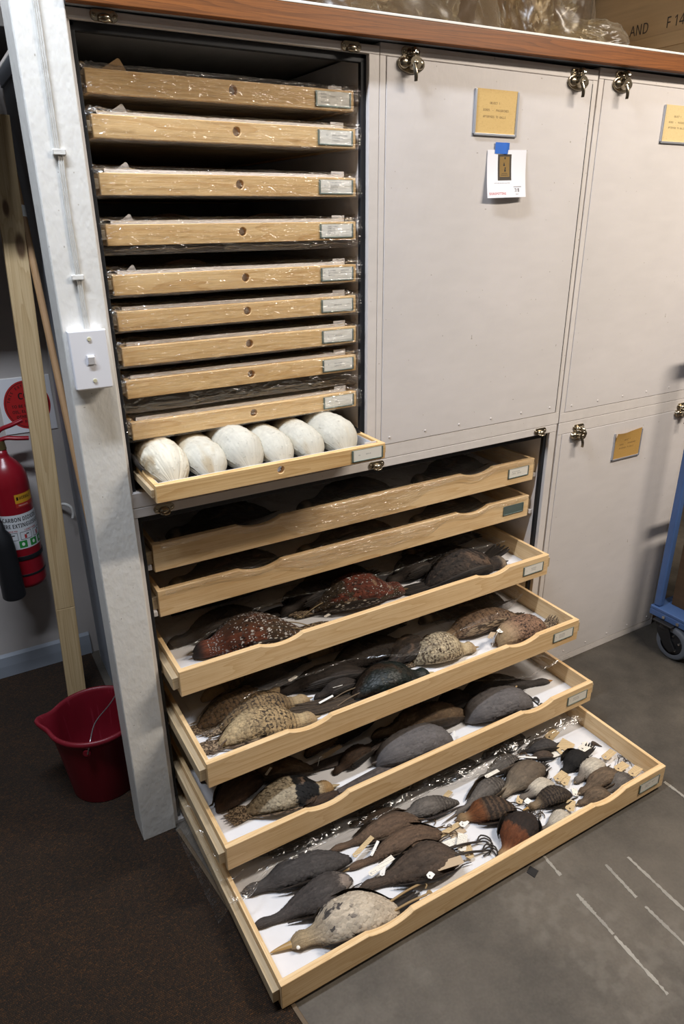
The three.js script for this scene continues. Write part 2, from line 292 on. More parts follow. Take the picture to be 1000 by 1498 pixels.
const yT = 2.08, yM = 1.055, YTOP = 2.122, TOPS = [2.0985, 2.1065, 2.1145];
{ // upper left, open
  const c = thing('cabinet', 'open upper left grey cabinet holding ten shallow trays', 'cabinet');
  const o = { x0: -.004, x1: .680, y0: 1.094, y1: yT };
  lipsFrame(c, -.034, .7095, yM, TOPS[0], o); gasketRing(c, o, .011, .016);
  plates(c, [[.063, 2.0895], [.629, 2.0895]]);
  cabUpper = c;
}
var cabUpper, cabLower;
{ // lower left, double width, open
  const c = thing('cabinet', 'open lower cabinet, double width, with six deep trays pulled out in steps', 'cabinet');
  const o = { x0: .0, x1: 1.430, y0: .012, y1: 1.028 };
  lipsFrame(c, -.034, 1.4606, 0, yM - .0012, o); gasketRing(c, o, .012, .014);
  plates(c, [[.068, 1.042], [.713, 1.042], [1.38, 1.042]]);
  cabLower = c;
}
{ // upper middle, closed
  const c = thing('cabinet', 'closed upper middle cabinet with a yellow notice and a pinned calendar page', 'cabinet');
  const o = { x0: .7285, x1: 1.4445, y0: 1.097, y1: yT };
  lipsFrame(c, .7105, 1.4645, yM, TOPS[1], o);
  plates(c, [[.799, 2.093], [1.379, 2.093]]);
  const d = door(c, o.x0, o.y0, o.x1, o.y1, [[.800, 2.068], [1.381, 2.070]]);
  notice(d, 1.008, 1.922, 1.162, 2.031, yellowCard(cardLines, '#d9b878'));
  part(d, 'hinge_strip', bx(1.4425, 1.1, -.01, 1.4450, 2.07, .0014, .0005, 'y'), M.gasket);
}
{ // upper right, closed
  const c = thing('cabinet', 'closed upper right cabinet with a pale yellow notice, cut by the picture edge', 'cabinet');
  const o = { x0: 1.490, x1: 2.205, y0: 1.090, y1: yT + .006 };
  lipsFrame(c, 1.4694, 2.222, yM, TOPS[2], o);
  plates(c, [[1.562, 2.101], [2.14, 2.101]]);
  const d = door(c, o.x0, o.y0, o.x1, o.y1, [[1.565, 2.077], [2.14, 2.077]]);
  notice(d, 1.772, 1.931, 1.925, 2.038, yellowCard(cardLines, '#e0c892'));
}
{ // lower right, closed
  const c = thing('cabinet', 'closed lower right cabinet with a crinkled brown-yellow notice behind the trolley', 'cabinet');
  const o = { x0: 1.490, x1: 2.205, y0: .030, y1: 1.012 };
  lipsFrame(c, 1.4694, 2.222, 0, yM - .0012, o);
  plates(c, [[1.568, 1.028], [2.143, 1.028]]);
  const d = door(c, o.x0, o.y0, o.x1, o.y1, [[1.571, 1.000], [2.146, 1.000]]);
  notice(d, 1.770, .863, 1.925, .971, yellowCard(cardLines, '#bc9450'), true);
}
{ // calendar page taped on the middle door
  const t = thing('calendar_page', 'white calendar page stuck to the middle door with blue tape', 'paper', [1.135, 1.83, 0]);
  const tex = canvasTex(512, 424, (g, w, h) => {
    g.fillStyle = '#f2f2f8'; g.fillRect(0, 0, w, h);
    const q = g.createLinearGradient(0, 0, 0, 1); g.fillStyle = '#40382e'; g.fillRect(135, 38, 178, 232); g.fillStyle = '#8a6c34'; g.fillRect(160, 58, 128, 180);
    g.fillStyle = '#6b5226'; for (let i = 0; i < 260; i++) g.fillRect(160 + rnd() * 126, 58 + rnd() * 178, 3, 2);
    g.fillStyle = '#1c1a18'; g.beginPath(); g.arc(228, 72, 10, 0, 7); g.fill(); g.fillRect(206, 128, 22, 12); g.fillRect(212, 112, 10, 18); g.beginPath(); g.arc(232, 160, 8, 0, 7); g.fill(); g.fillRect(220, 170, 20, 22);
    g.fillRect(185, 206, 74, 4); g.fillRect(178, 220, 90, 4);
    g.fillStyle = '#30303a'; g.font = '13px sans-serif'; g.fillText('AUCKLAND MUSEUM COLLECTION', 90, 298, 330);
    g.font = 'bold 30px sans-serif'; g.fillStyle = '#b02a2a'; g.fillText('SIGNSPOTTING', 22, 398, 216);
    g.fillStyle = '#202028'; g.fillRect(340, 326, 108, 5); g.font = 'bold 46px sans-serif'; g.fillText('7/8', 352, 376, 84); g.font = '20px sans-serif'; g.fillText('JULY', 368, 402, 60);
  });
  part(t, 'page', grid(14, 14, (u, v) => [(u - .5) * .143, (v - .5) * .121 + .004 * (u - .5), .003 + .012 * (1 - v) * (1 - v) + .004 * Math.sin(u * 3.1) * (1 - v)]), std({ map: tex, roughness: .7, side: THREE.DoubleSide }));
  const tape = grid(10, 4, (u, v) => [-.046 + u * .053, .050 + v * .028, .0042 + (u > .6 ? .002 * Math.sin((u - .6) * 12) : 0)]);
  part(t, 'tape', tape, std({ color: 0x2f6fd0, roughness: .5, side: THREE.DoubleSide }), 'blue masking tape');
}
{ // counter along the top of the row
  const t = thing('worktop', 'brown timber edged white worktop along the top of the cabinets', 'worktop', [0, 2.0995, 0]); t.rotation.z = .0115;
  part(t, 'timber_edge', bx(-.010, .001, .013, 3.1, .044, .036, .002), M.counterWood);
  part(t, 'white_top', bx(-.010, .044, -1.05, 3.1, .050, .036, .0015), M.white);
  part(t, 'core_board', bx(-.010, .001, -1.05, 3.1, .0438, .0128, .001), M.sidePaint);
}

// ------------------------------------------------------------------ trays
const cardTex = (lines, bg = '#e9e6dc') => canvasTex(192, 72, (g, w, h) => { g.fillStyle = bg; g.fillRect(0, 0, w, h); g.fillStyle = 'rgba(30,30,40,.8)'; g.font = '11px monospace'; lines.forEach(([t, x, y]) => g.fillText(t, x, y)); });
function labelHolder(tr, x0, x1, y0, y1, z, lines, empty) {
  const h = part(tr, 'label_holder', merge([bx(x0, y0, z, x1, y1, z + .0012, .0004), bx(x0, y0, z, x0 + .004, y1, z + .003, .0006, 'y'), bx(x1 - .004, y0, z, x1, y1, z + .003, .0006, 'y'), bx(x0, y0, z, x1, y0 + .003, z + .003, .0006)]), M.cardHolder);
  if (!empty) { const g = new THREE.PlaneGeometry(x1 - x0 - .005, y1 - y0 - .004); g.translate((x0 + x1) / 2, (y0 + y1) / 2 + .001, z + .0018); part(h, 'label_card', g, std({ map: cardTex(lines), roughness: .7 })); }
}
const TRAY = {};
function tray(key, label, w, h, d, wood, pos, o) {
  const t = thing('specimen_tray', label, 'tray', pos); TRAY[key] = { w, h, d, pos, liner: pos[1] + .0135 };
  const off = [rr(0, 5), rr(0, 3)], T = .012;
  let pts = [[0, 0], [w, 0], [w, h]];
  const scoop = (a, b, dp) => { for (let i = 0; i <= 14; i++) { const s = i / 14, x = mix(b, a, s); pts.push([x, h - dp * Math.pow(Math.sin(Math.PI * s), .75)]); } };
  let holes = [];
  if (o.scoops) { scoop(1.04, 1.175, .0155); scoop(.240, .375, .0155); }
  else { const c = new THREE.Path(); c.absarc(w / 2 + .002, h * .56, .0095, 0, Math.PI * 2, true); holes.push(c); }
  pts.push([0, h]);
  const f = extr(pts, .015, .0012, holes); f.translate(0, 0, -.0162); part(t, 'front_panel', uvw(f, 'x', off), wood);
  part(t, 'side_panel', bx(0, 0, -d, T, h, -.0164, .0012, 'z', [off[0], .3]), wood);
  part(t, 'side_panel', bx(w - T, 0, -d, w, h, -.0164, .0012, 'z', [off[0], .7]), wood);
  part(t, 'back_panel', bx(T, 0, -d, w - T, h, -d + T, .0012), wood);
  part(t, 'bottom_panel', bx(T, .004, -d + T, w - T, .010, -.0164, .0005), M.runner);
  const rt = h * .74, rb = h * .28, rw = o.rw;
  part(t, 'runner', bx(-rw, rb, -d, -.0004, rt, -.010, .0012, 'z'), M.runner);
  part(t, 'runner', bx(w + .0004, rb, -d, w + rw, rt, -.010, .0012, 'z'), M.runner);
  part(t, 'paper_liner', bx(T + .001, .0102, -d + T + .001, w - T - .001, .0133, -.0172, .0006), M.paper, 'white paper liner');
  if (o.label) labelHolder(t, ...o.label, .0002, o.lines || [], o.empty);
  return t;
}
const upper = [   // y of the top edge, z of the front, label lines
  [2.0038, -.0245, 'topmost shallow tray of the upper left cabinet, brown card at its left corner', [['Gulls', 24, 18], ['LARUS', 24, 34], ['11', 110, 40], ['NOVAEHOL', 24, 60]]],
  [1.9216, -.0165, 'second tray from the top in the upper left cabinet', [['12', 40, 30], ['STERCORARIIDAE', 74, 30], ['CATHARACTA', 74, 44], ['(SKUAS)', 74, 58]]],
  [1.8129, -.0155, 'third tray from the top in the upper left cabinet, white paper corner standing up', [['13', 22, 36], ['PHALAROPES', 60, 18], ['RECURVIROSTR', 60, 32], ['AVOCETS', 60, 44], ['STILTS', 60, 58]]],
  [1.7112, -.0155, 'fourth tray from the top in the upper left cabinet, brown skins showing over its front', [['TURNSTONES', 40, 16], ['SANDPIPERS', 40, 28], ['GODWITS', 40, 42], ['CURLEWS', 40, 56]]],
  [1.6067, -.0145, 'fifth tray from the top in the upper left cabinet, label in two columns', [['4', 14, 30], ['PLOVERS', 40, 20], ['DOTTERELS', 40, 34], ['WRYBILL', 40, 48], ['LAPWINGS', 116, 20], ['KNOTS', 116, 34]]],
  [1.5279, -.0155, 'sixth tray from the top in the upper left cabinet', [['6', 36, 42], ['PELICAN', 76, 40]]],
  [1.4479, -.0145, 'seventh tray from the top in the upper left cabinet', [['7', 32, 42], ['PELICAN', 76, 40]]],
  [1.3707, -.0145, 'eighth tray from the top in the upper left cabinet, plastic hanging below its front', [['8', 30, 36], ['PELICANS', 70, 32], ['GANNETS', 70, 48]]],
  [1.2684, -.0135, 'ninth tray from the top in the upper left cabinet, just above the white birds', [['9', 30, 42], ['GULL', 76, 40]]],
  [1.1557, .139, 'shallow tray pulled out with six white-bellied birds in it', [['10', 34, 40], ['GULLS', 84, 38]]],
];
const UH = .0435, UW = .634, UD = .86;
upper.forEach(([y, z, lab, lines], i) => {
  const t = tray('T' + (i + 1), lab, UW, UH, UD, M.trayWood, [.0175, y - UH, z], { rw: .0085, label: [.5275, .625, .0055, .0385], lines });
  if (i < 9) { // paper lining folded up behind the front, one loose corner
    const up = i === 0 ? .003 : .008, gs = [bx(.016, .012, -.0192, .605, UH + up, -.0182, .0003), bx(.575, .012, -.0225, .612, UH + up + .007, -.0215, .0003)];
    part(t, 'paper_lip', merge(gs), M.paper);
    if (i < 5) { const c = extr([[.018, UH - .01], [.10 - i * .008, UH - .004], [.082 - i * .006, UH + .026 - i * .002], [.078 - i * .006, UH + .027 - i * .002]], .0008, 0); c.rotateY(.08); c.translate(0, 0, -.026); part(t, 'corner_flap', uvw(c), i === 0 ? M.cardboard : M.paper); }
  } else part(t, 'paper_lip', merge([bx(.0125, .012, -.024, .6, UH - .002, -.0225, .0003), bx(.0135, .012, -.5, .0145, UH - .003, -.024, .0003, 'z'), bx(UW - .0185, .012, -.4, UW - .0175, UH - .004, -.024, .0003, 'z'), bx(.58, .013, -.021, .617, UH + .004, -.0202, .0003)]), M.paper);
});
const LW = 1.3637, LH = .08, LD = .92;
const lower = [
  ['L1', .933, -.0258, 'uppermost deep tray of the lower cabinet, draped in clear plastic', [['', 20, 20], ['ACCIPITRIDAE', 30, 30], ['CIRCUS  AQUILA', 30, 46]]],
  ['L2', .7905, -.0334, 'second deep tray of the lower cabinet, its label holder empty and green', null],
  ['L3', .6048, .0915, 'third deep tray of the lower cabinet, with red white-spotted birds', [['3', 24, 42], ['TRAGOPAN', 70, 32], ['PEAFOWL', 76, 48]]],
  ['L4', .4231, .2595, 'fourth deep tray of the lower cabinet, with buff scaled pheasants', [['4', 20, 40], ['PHASIANUS', 50, 28], ['COLCHICUS', 50, 40], ['PHEASANTS', 50, 54]]],
  ['L5', .2198, .354, 'fifth deep tray of the lower cabinet, with plain grey guineafowl', [['5', 20, 40], ['NUMIDIDAE', 50, 30], ['GUINEAFOWL', 50, 46]]],
  ['L6', .0954, .6692, 'lowest tray, pulled out furthest over the floor, filled with many small birds', [['6', 20, 40], ['RALLIDAE  RAILS', 50, 30], ['CRAKES', 50, 46]]],
];
for (const [k, y, z, lab, lines] of lower) tray(k, lab, LW, LH, LD, M.trayWood2, [.0323, y - LH, z], { scoops: true, rw: .018, label: [1.243, 1.338, .025, .060], lines, empty: !lines });
part(cabUpper, 'side_lining', bx(.6650, 1.1052, -1.0, .6972, 2.079, -.0262, .001, 'y'), M.frame); part(cabLower, 'side_lining', bx(1.4162, .0112, -1.0, 1.4482, 1.041, -.0262, .001, 'y'), M.frame);
// guides that carry the trays inside the two open cabinets
upper.forEach(([y], i) => { for (const s of [0, 1]) { const yb = y - UH + UH * .28; part(cabUpper, 'guide', bx(s ? .6600 : .0028, yb - .0125, -1.0, s ? .6652 : .0085, yb - .0005, -.030, .001, 'z'), M.frame); } });
lower.forEach(([k, y]) => { for (const s of [0, 1]) { const yb = y - LH + LH * .28; part(cabLower, 'guide', bx(s ? 1.4020 : .0028, yb - .0145, -1.0, s ? 1.4164 : .026, yb - .0005, -.030, .001, 'z'), M.frame); } });

// ------------------------------------------------------------------ birds
const PROF = {
  plump: [[0, .15, .15], [.035, .30, .30], [.09, .40, .38], [.16, .38, .36], [.23, .48, .44], [.35, .84, .74], [.52, 1, .88], [.68, .97, .84], [.82, .74, .62], [.93, .42, .34], [1, .15, .10]],
  neck: [[0, .13, .14], [.035, .24, .25], [.09, .29, .3], [.18, .26, .27], [.29, .36, .36], [.42, .68, .6], [.58, .97, .85], [.71, 1, .88], [.84, .80, .68], [.94, .44, .36], [1, .15, .10]],
  round: [[0, .18, .2], [.05, .5, .5], [.18, .82, .76], [.42, 1, .92], [.68, .96, .9], [.86, .70, .66], [.95, .42, .38], [1, .12, .1]],
  ball: [[0, .25, .25], [.08, .6, .6], [.3, .96, .94], [.6, 1, 1], [.8, .98, .98], [.9, .82, .82], [.96, .56, .56], [1, .12, .12]],
  slim: [[0, .14, .16], [.04, .32, .34], [.10, .42, .42], [.18, .46, .44], [.32, .84, .74], [.5, 1, .86], [.7, .84, .72], [.86, .52, .42], [1, .16, .1]],
};
function ev(prof, t) {
  for (let i = 0; i < prof.length - 1; i++) if (t <= prof[i + 1][0]) {
    const a = prof[i], b = prof[i + 1], p0 = prof[Math.max(0, i - 1)], p3 = prof[Math.min(prof.length - 1, i + 2)], s = (t - a[0]) / (b[0] - a[0]);
    return [1, 2].map(k => { const m0 = (b[k] - p0[k]) / (b[0] - p0[0] || 1) * (b[0] - a[0]), m1 = (p3[k] - a[k]) / (p3[0] - a[0] || 1) * (b[0] - a[0]); const s2 = s * s, s3 = s2 * s; return Math.max(.04, (2 * s3 - 3 * s2 + 1) * a[k] + (s3 - 2 * s2 + s) * m0 + (-2 * s3 + 3 * s2) * b[k] + (s3 - s2) * m1); });
  }
  return [prof.at(-1)[1], prof.at(-1)[2]];
}
function bendAt(b, t) { if (!b) return 0; for (let i = 0; i < b.length - 1; i++) if (t <= b[i + 1][0]) return mix(b[i][1], b[i + 1][1], sm(b[i][0], b[i + 1][0], t)); return b.at(-1)[1]; }
// builds the body as one closed surface along +x (head at 0, tail at L) with overlapping feather tips on it
function bodyShape(L, W, H, prof, bend, sd) {
  return (t, ph) => {
    const [w, h] = ev(prof, t), hw = w * W / 2, hh = h * H / 2;
    let s = Math.sin(ph), c = Math.cos(ph); if (s < 0) s *= .92;
    const k = 1 + .07 * (n3(t * 9, ph * 1.6 + 20, sd) - .5) + .05 * (n3(t * 26, ph * 5 + 40, sd + 3) - .5);
    return [t * L, hh * (1 + s * k), c * hw * k + bendAt(bend, t)];
  };
}
function bird(name, label, category, tk, hd, tl, W, o) {
  const T = TRAY[tk], wx = p => [T.pos[0] + p[0], T.pos[2] + p[1]];
  const [hx, hz] = wx(hd), [tx, tz] = wx(tl), L = Math.hypot(tx - hx, tz - hz), sd = Math.floor(rnd() * 1e5);
  const b = thing(name, label, category, [hx, (o.y ?? T.liner) + .0004, hz], Math.atan2(-(tz - hz), tx - hx), o.group);
  if (o.tilt) b.rotation.z = o.tilt;
  const H = o.H || W * .86, prof = PROF[o.prof || 'plump'], f = bodyShape(L, W, H, prof, o.bend, sd), NU = 26, NV = 44;
  const P = [], N = [], U = [], C = [], I = [];
  const push = (p, u, v, c) => { P.push(...p); U.push(u, v); C.push(c, c, c); return P.length / 3 - 1; };
  for (let j = 0; j <= NV; j++) for (let i = 0; i <= NU; i++) push(f(j / NV, i / NU * Math.PI * 2), i / NU, j / NV, 1);
  for (let j = 0; j < NV; j++) for (let i = 0; i < NU; i++) { const a = j * (NU + 1) + i, q = a + NU + 1; I.push(a, q, a + 1, a + 1, q, q + 1); }
  const c0 = push([0, ev(prof, 0)[1] * H / 2, bendAt(o.bend, 0)], .25, 0, 1), c1 = push([L, ev(prof, 1)[1] * H / 2, bendAt(o.bend, 1)], .25, 1, 1);
  for (let i = 0; i < NU; i++) { I.push(c0, i, i + 1); I.push(c1, NV * (NU + 1) + i + 1, NV * (NU + 1) + i); }
  // feather tips
  const nf = o.feathers ?? Math.round(clamp(L * W * 60000, 120, 1500)), fl = (o.fl || .05) * Math.sqrt(L * W) * 1.6, tipC = o.tipC ?? .8;
  for (let k = 0; k < nf; k++) {
    const t = rr(.06, .97), ph = rr(-.45, Math.PI + .45), e = .004, p = f(t, ph), pt = f(Math.min(1, t + e), ph), pp = f(t, ph + .02);
    const d = new THREE.Vector3(pt[0] - p[0], pt[1] - p[1], pt[2] - p[2]).normalize(), s = new THREE.Vector3(pp[0] - p[0], pp[1] - p[1], pp[2] - p[2]).normalize();
    const n = new THREE.Vector3().crossVectors(s, d).normalize(); if (n.y * Math.sin(ph) + n.z * Math.cos(ph) < 0) n.negate();
    s.applyAxisAngle(n, rr(-.3, .3)); d.crossVectors(n, s); if (d.x < 0) { d.negate(); }
    const sc = (t < .25 ? .45 : 1) * rr(.6, 1.15), len = fl * sc, wd = len * rr(.26, .4), lift = len * rr(.02, (o.ruffle || .10));
    const at = (a, c, l) => [p[0] + d.x * a + s.x * c + n.x * l, p[1] + d.y * a + s.y * c + n.y * l, p[2] + d.z * a + s.z * c + n.z * l];
    const br = rr(.86, 1.12), u = ((ph / (Math.PI * 2)) % 1 + 1) % 1;
    const i0 = push(at(-len * .3, 0, -.0004), u, t, br), i1 = push(at(len * .2, wd, lift * .4), u, t, br), i2 = push(at(len * .2, -wd, lift * .4), u, t, br), i3 = push(at(len * .75, 0, lift), u, t, br * tipC), i4 = push(at(len * .3, 0, lift * .7 + wd * .25), u, t, br);
    I.push(i0, i4, i1, i0, i2, i4, i1, i4, i3, i2, i3, i4);
  }
  const g = new THREE.BufferGeometry(); g.setAttribute('position', new THREE.Float32BufferAttribute(P, 3)); g.setAttribute('uv', new THREE.Float32BufferAttribute(U, 2)); g.setAttribute('color', new THREE.Float32BufferAttribute(C, 3)); g.setIndex(I); g.computeVertexNormals();
  part(b, 'body', g, o.mat);
  // folded wings: a tapering shell laid on each flank
  for (const s of o.wings || []) {
    const wm = o.wingMat || o.mat, w0 = o.w0 ?? .27, w1 = o.w1 ?? 1.06, hi = o.whi ?? .5, n = 7, gs = [];
    for (let q = 0; q < n; q++) { // overlapping long feathers
      const a0 = mix(hi, -.5, q / (n - 1)), st = mix(w0, w0 + .18, Math.abs(q / (n - 1) - .3)), en = mix(w1, w1 - .16, q / (n - 1)), wd = .30;
      const sheet = lift => grid(4, 16, (u, v) => {
        const t = mix(st, en, v), tp = Math.min(.97, t), sh = Math.pow(Math.sin(Math.PI * clamp(v * .9 + .08)), .5), ph0 = (a0 + (u - .5) * wd * sh) * (1 - .25 * v), ph = s > 0 ? ph0 : Math.PI - ph0;
        const p = f(tp, ph), ctr = [tp * L, ev(prof, tp)[1] * H / 2, bendAt(o.bend, tp)];
        const e = 1 + (.004 + lift + .0016 * (n - q) * .5 + .0014 * Math.sin(u * Math.PI)) / Math.max(.006, Math.hypot(p[1] - ctr[1], p[2] - ctr[2]));
        return [p[0] + (t - tp) * L, Math.max(.001, ctr[1] + (p[1] - ctr[1]) * e), ctr[2] + (p[2] - ctr[2]) * e];
      }, (u, v) => [.03 + .12 * q + .1 * u, mix(w0, 1, v)]);
      const top = sheet(.0012), bot = sheet(0); bot.index.array.reverse(); bot.computeVertexNormals(); gs.push(top, bot);
    }
    part(b, 'wing', merge(gs), wm);
  }
  const hY = ev(prof, .03)[1] * H / 2, hZ = bendAt(o.bend, 0);
  if (o.bill) {
    const [bl, brd, col, droop] = o.bill; const g2 = grid(12, 10, (u, v) => { const r = brd * Math.pow(1 - v, .6) * (1 - .15 * v), a = u * Math.PI * 2; return [.012 * L - v * bl, hY + r * .8 * Math.sin(a) - (droop || 0) * v * v * hY, hZ + r * Math.cos(a) + (o.billTurn || 0) * v * bl]; });
    g2.index.array.reverse(); g2.computeVertexNormals(); part(b, 'bill', g2, std({ color: col, roughness: .45 }), o.billLabel);
  }
  if (o.eye) { const g2 = new THREE.SphereGeometry(o.eye, 10, 8); g2.scale(1, .8, 1); const e = f(.055, Math.PI / 2 - .95 * (o.eyeSide || 1)); g2.translate(...e); part(b, 'eye', g2, std({ color: 0xf0eee6, roughness: .9 }), 'white cotton eye'); }
  if (o.tail) {
    const { len, spread, n = 7, mat, up = 0, wd = .16, base = .93, turn = 0 } = o.tail, gs = [];
    for (let k = 0; k < n; k++) {
      const a = (k / (n - 1) - .5) * spread + turn, l = len * (1 - .22 * Math.abs(k / (n - 1) - .5) * 2) * rr(.94, 1.04), z0 = (k / (n - 1) - .5) * W * .22, yb = .006 + .0012 * (k % 3);
      const sheet = dy => grid(3, 8, (u, v) => { const h = len * wd * .5 * Math.pow(Math.sin(Math.PI * (.12 + v * .86)), .55), x = v * l, c = (u - .5) * 2 * h; return [base * L + x * Math.cos(a) - c * Math.sin(a), Math.max(.0012, yb + dy + up * v * v * len + .0012 * (1 - Math.abs(u - .5) * 2)), bendAt(o.bend, 1) + z0 + x * Math.sin(a) + c * Math.cos(a)]; }, (u, v) => [k / n + u / n, v]);
      const top = sheet(.0009), bot = sheet(0); bot.index.array.reverse(); bot.computeVertexNormals(); gs.push(top, bot);
    }
    part(b, 'tail', merge(gs), mat || o.wingMat || o.mat);
  }
  if (o.legs) {
    const { len, r = .0018, col = 0x8a7452, curl = 1, toe = .022, turn = 0, base = .8, lift = 0 } = o.legs;
    for (const s of [-1, 1]) {
      const x0 = L * base, y0 = ev(prof, base)[1] * H * .75, z0 = bendAt(o.bend, base) + s * W * .12, ex = x0 + len * Math.cos(turn), ez = z0 + len * Math.sin(turn) + s * .004, ey = .006 + lift;
      const gs = [tube([[x0, y0, z0], [mix(x0, ex, .5), mix(y0, ey, .45) + .004, mix(z0, ez, .5)], [ex, ey, ez]], r, 12, 6)];
      for (const q of [-.5, 0, .5]) gs.push(tube([[ex, ey, ez], [ex + toe * .5 * Math.cos(q + turn), ey + .004, ez + toe * .5 * Math.sin(q + turn)], [ex + toe * .85 * Math.cos(q + turn + .3 * curl), ey + .001, ez + toe * .85 * Math.sin(q + turn + .4 * curl)], [ex + toe * .8 * Math.cos(q + turn + .8 * curl), Math.max(.0012, ey - .004), ez + toe * .95 * Math.sin(q + turn + .9 * curl)]], r * .7, 10, 5));
      part(b, 'leg', merge(gs), std({ color: col, roughness: .6 }));
    }
  }
  for (const tg of o.tags || []) { // paper labels tied on with thread; placed in tray coordinates
    const [x, z, ang, len, wid, mat, yy = .004, tie] = tg; const g2 = extr([[0, -wid / 2], [len, -wid / 2], [len, wid / 2], [0, wid / 2], [-wid * .25, 0]], .0006, 0, [(() => { const h = new THREE.Path(); h.absarc(wid * .22, 0, wid * .12, 0, 7, true); return h; })()]);
    g2.rotateX(-Math.PI / 2); g2.rotateZ(rr(-.06, .1)); g2.rotateX(rr(-.15, .15)); g2.rotateY(ang); const [X, Z] = wx([x, z]); g2.translate(X, T.liner + yy, Z);
    b.updateMatrixWorld(); g2.applyMatrix4(new THREE.Matrix4().copy(b.matrixWorld).invert()); uvw(g2, 'x');
    part(b, 'specimen_tag', g2, mat || M.tag, 'paper tag on a thread');
    if (tie) { const a = b.worldToLocal(new THREE.Vector3(X, T.liner + yy, Z)), q = b.worldToLocal(new THREE.Vector3(wx(tie)[0], T.liner + .012, wx(tie)[1])); part(b, 'thread', tube([a.toArray(), [mix(a.x, q.x, .5), Math.max(a.y, q.y) + .004, mix(a.z, q.z, .5) + .004], q.toArray()], .0008, 10, 5), M.thread); }
  }
  return b;
}
M.thread = std({ color: 0xe8e6e2, roughness: .9 });
const tagTex = (bg, s) => canvasTex(128, 64, (g, w, h) => { g.fillStyle = bg; g.fillRect(0, 0, w, h); g.fillStyle = 'rgba(50,42,36,.55)'; for (let i = 0; i < 5; i++) { let x = 10; while (x < 112) { const l = 4 + ((i * 7 + x * s) % 9); g.fillRect(x, 8 + i * 11, l, 2); x += l + 4; } } });
const tagM = bg => { const t = tagTex(bg, 3); t.wrapS = t.wrapT = THREE.RepeatWrapping; t.repeat.set(1 / .06, 1 / .03); return std({ map: t, roughness: .8, side: THREE.DoubleSide }); };
M.tag = tagM('#efe9dc'); M.tagBuff = tagM('#cdb48a'); M.tagPlain = std({ color: 0xbfa98c, roughness: .85, side: THREE.DoubleSide });

// plumage: u goes round the body (.25 is the side turned up), v from head to tail
const streak = (u, v, s, a = 60, b = 9) => fbm(u, v, a, b, 3, s);
const featherBump = makeTex(256, 256, (u, v) => { const a = fbm(u, v, 64, 10, 3, 501), b = fbm(u, v, 20, 20, 3, 507); const k = .65 * a + .35 * b; return [k, k, k]; }, { srgb: false });
function plum(fn, o = {}) { return std({ map: makeTex(o.w || 160, o.h || 256, fn), vertexColors: true, roughness: o.rough ?? .85, bumpMap: featherBump, bumpScale: o.bump ?? .0025, side: THREE.DoubleSide }); }
function plumW(fn, o = {}) { return std({ map: makeTex(128, 128, fn), roughness: .75, side: THREE.DoubleSide, bumpMap: featherBump, bumpScale: .0012 }); }
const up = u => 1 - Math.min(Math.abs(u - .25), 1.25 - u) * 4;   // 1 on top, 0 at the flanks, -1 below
const cell = (u, v, nu, nv, s, fn) => { const r = Math.floor(v * nv), uu = u * nu + (r % 2) * .5, ci = Math.floor(uu); return fn(uu - ci - .5, v * nv - r - .5, hash(((ci % nu) + nu) % nu, r, s), hash(((ci % nu) + nu) % nu, r, s + 50)); };
const F = {};
F.white = s => plum((u, v) => { const k = .94 + .07 * (streak(u, v, s) - .5) + .06 * (fbm(u, v, 30, 40, 2, s + 2) - .5), st = fbm(u, v, 5, 4, 4, s + 9); let c = [.82 * k, .805 * k, .75 * k]; c = mix3(c, [.66, .58, .45], sm(.54, .75, st) * .6); const br = sm(.52, .36, v + .12 * (fbm(u, v, 6, 6, 3, s + 4) - .5)); return mix3(c, [.33, .26, .22], br); }, { bump: .0010 });
F.whiteDirty = plum((u, v) => { const k = .9 + .2 * (streak(u, v, 611) - .5), st = fbm(u, v, 4, 4, 4, 619); let c = [.91 * k, .88 * k, .80 * k]; c = mix3(c, [.52, .42, .28], sm(.45, .62, st) * .85); return mix3(c, [.34, .27, .2], sm(.42, .25, v)); });
F.tragopan = plum((u, v) => {
  const k = .75 + .6 * (streak(u, v, 701) - .5); let c = mix3([.53 * k, .28 * k, .18 * k], [.38 * k, .29 * k, .20 * k], sm(.35, .7, fbm(u, v, 4, 3, 3, 705) * .8 + Math.max(0, v - .55)));
  c = mix3(c, [.10, .07, .06], sm(.12, .02, v)); c = mix3(c, [.45, .36, .26], sm(.84, .98, v) * .6);
  return cell(u, v, 44, 40, 71, (x, y, h1, h2) => { const d = Math.hypot(x + (h1 - .5) * .5, (y + (h2 - .5) * .4) * .8), R = h1 < .60 && v > .12 ? .12 + .09 * h2 + .09 * v : 0; if (d < R) return [.86, .85, .84]; if (R && d < R + .14) return mix3(c, [.07, .04, .04], .7); return c; });
}, { w: 512, h: 512 });
F.tragopan2 = plum((u, v) => {
  const k = .75 + .6 * (streak(u, v, 711) - .5), q = fbm(u, v, 5, 4, 4, 715); let c = mix3([.49 * k, .235 * k, .155 * k], [.33 * k, .265 * k, .185 * k], sm(.45, .55, q + (v - .45) * .4)); c = mix3(c, [.60, .52, .42], sm(.64, .7, fbm(u, v, 3, 4, 3, 719)) * .8);
  return cell(u, v, 48, 42, 73, (x, y, h1, h2) => { const d = Math.hypot(x + (h1 - .5) * .6, y * .8 + (h2 - .5) * .4), R = h1 < .42 ? .12 + .09 * h2 : 0; if (d < R) return [.80, .79, .77]; if (R && d < R + .14) return mix3(c, [.06, .04, .04], .7); return c; });
}, { w: 512, h: 512 });
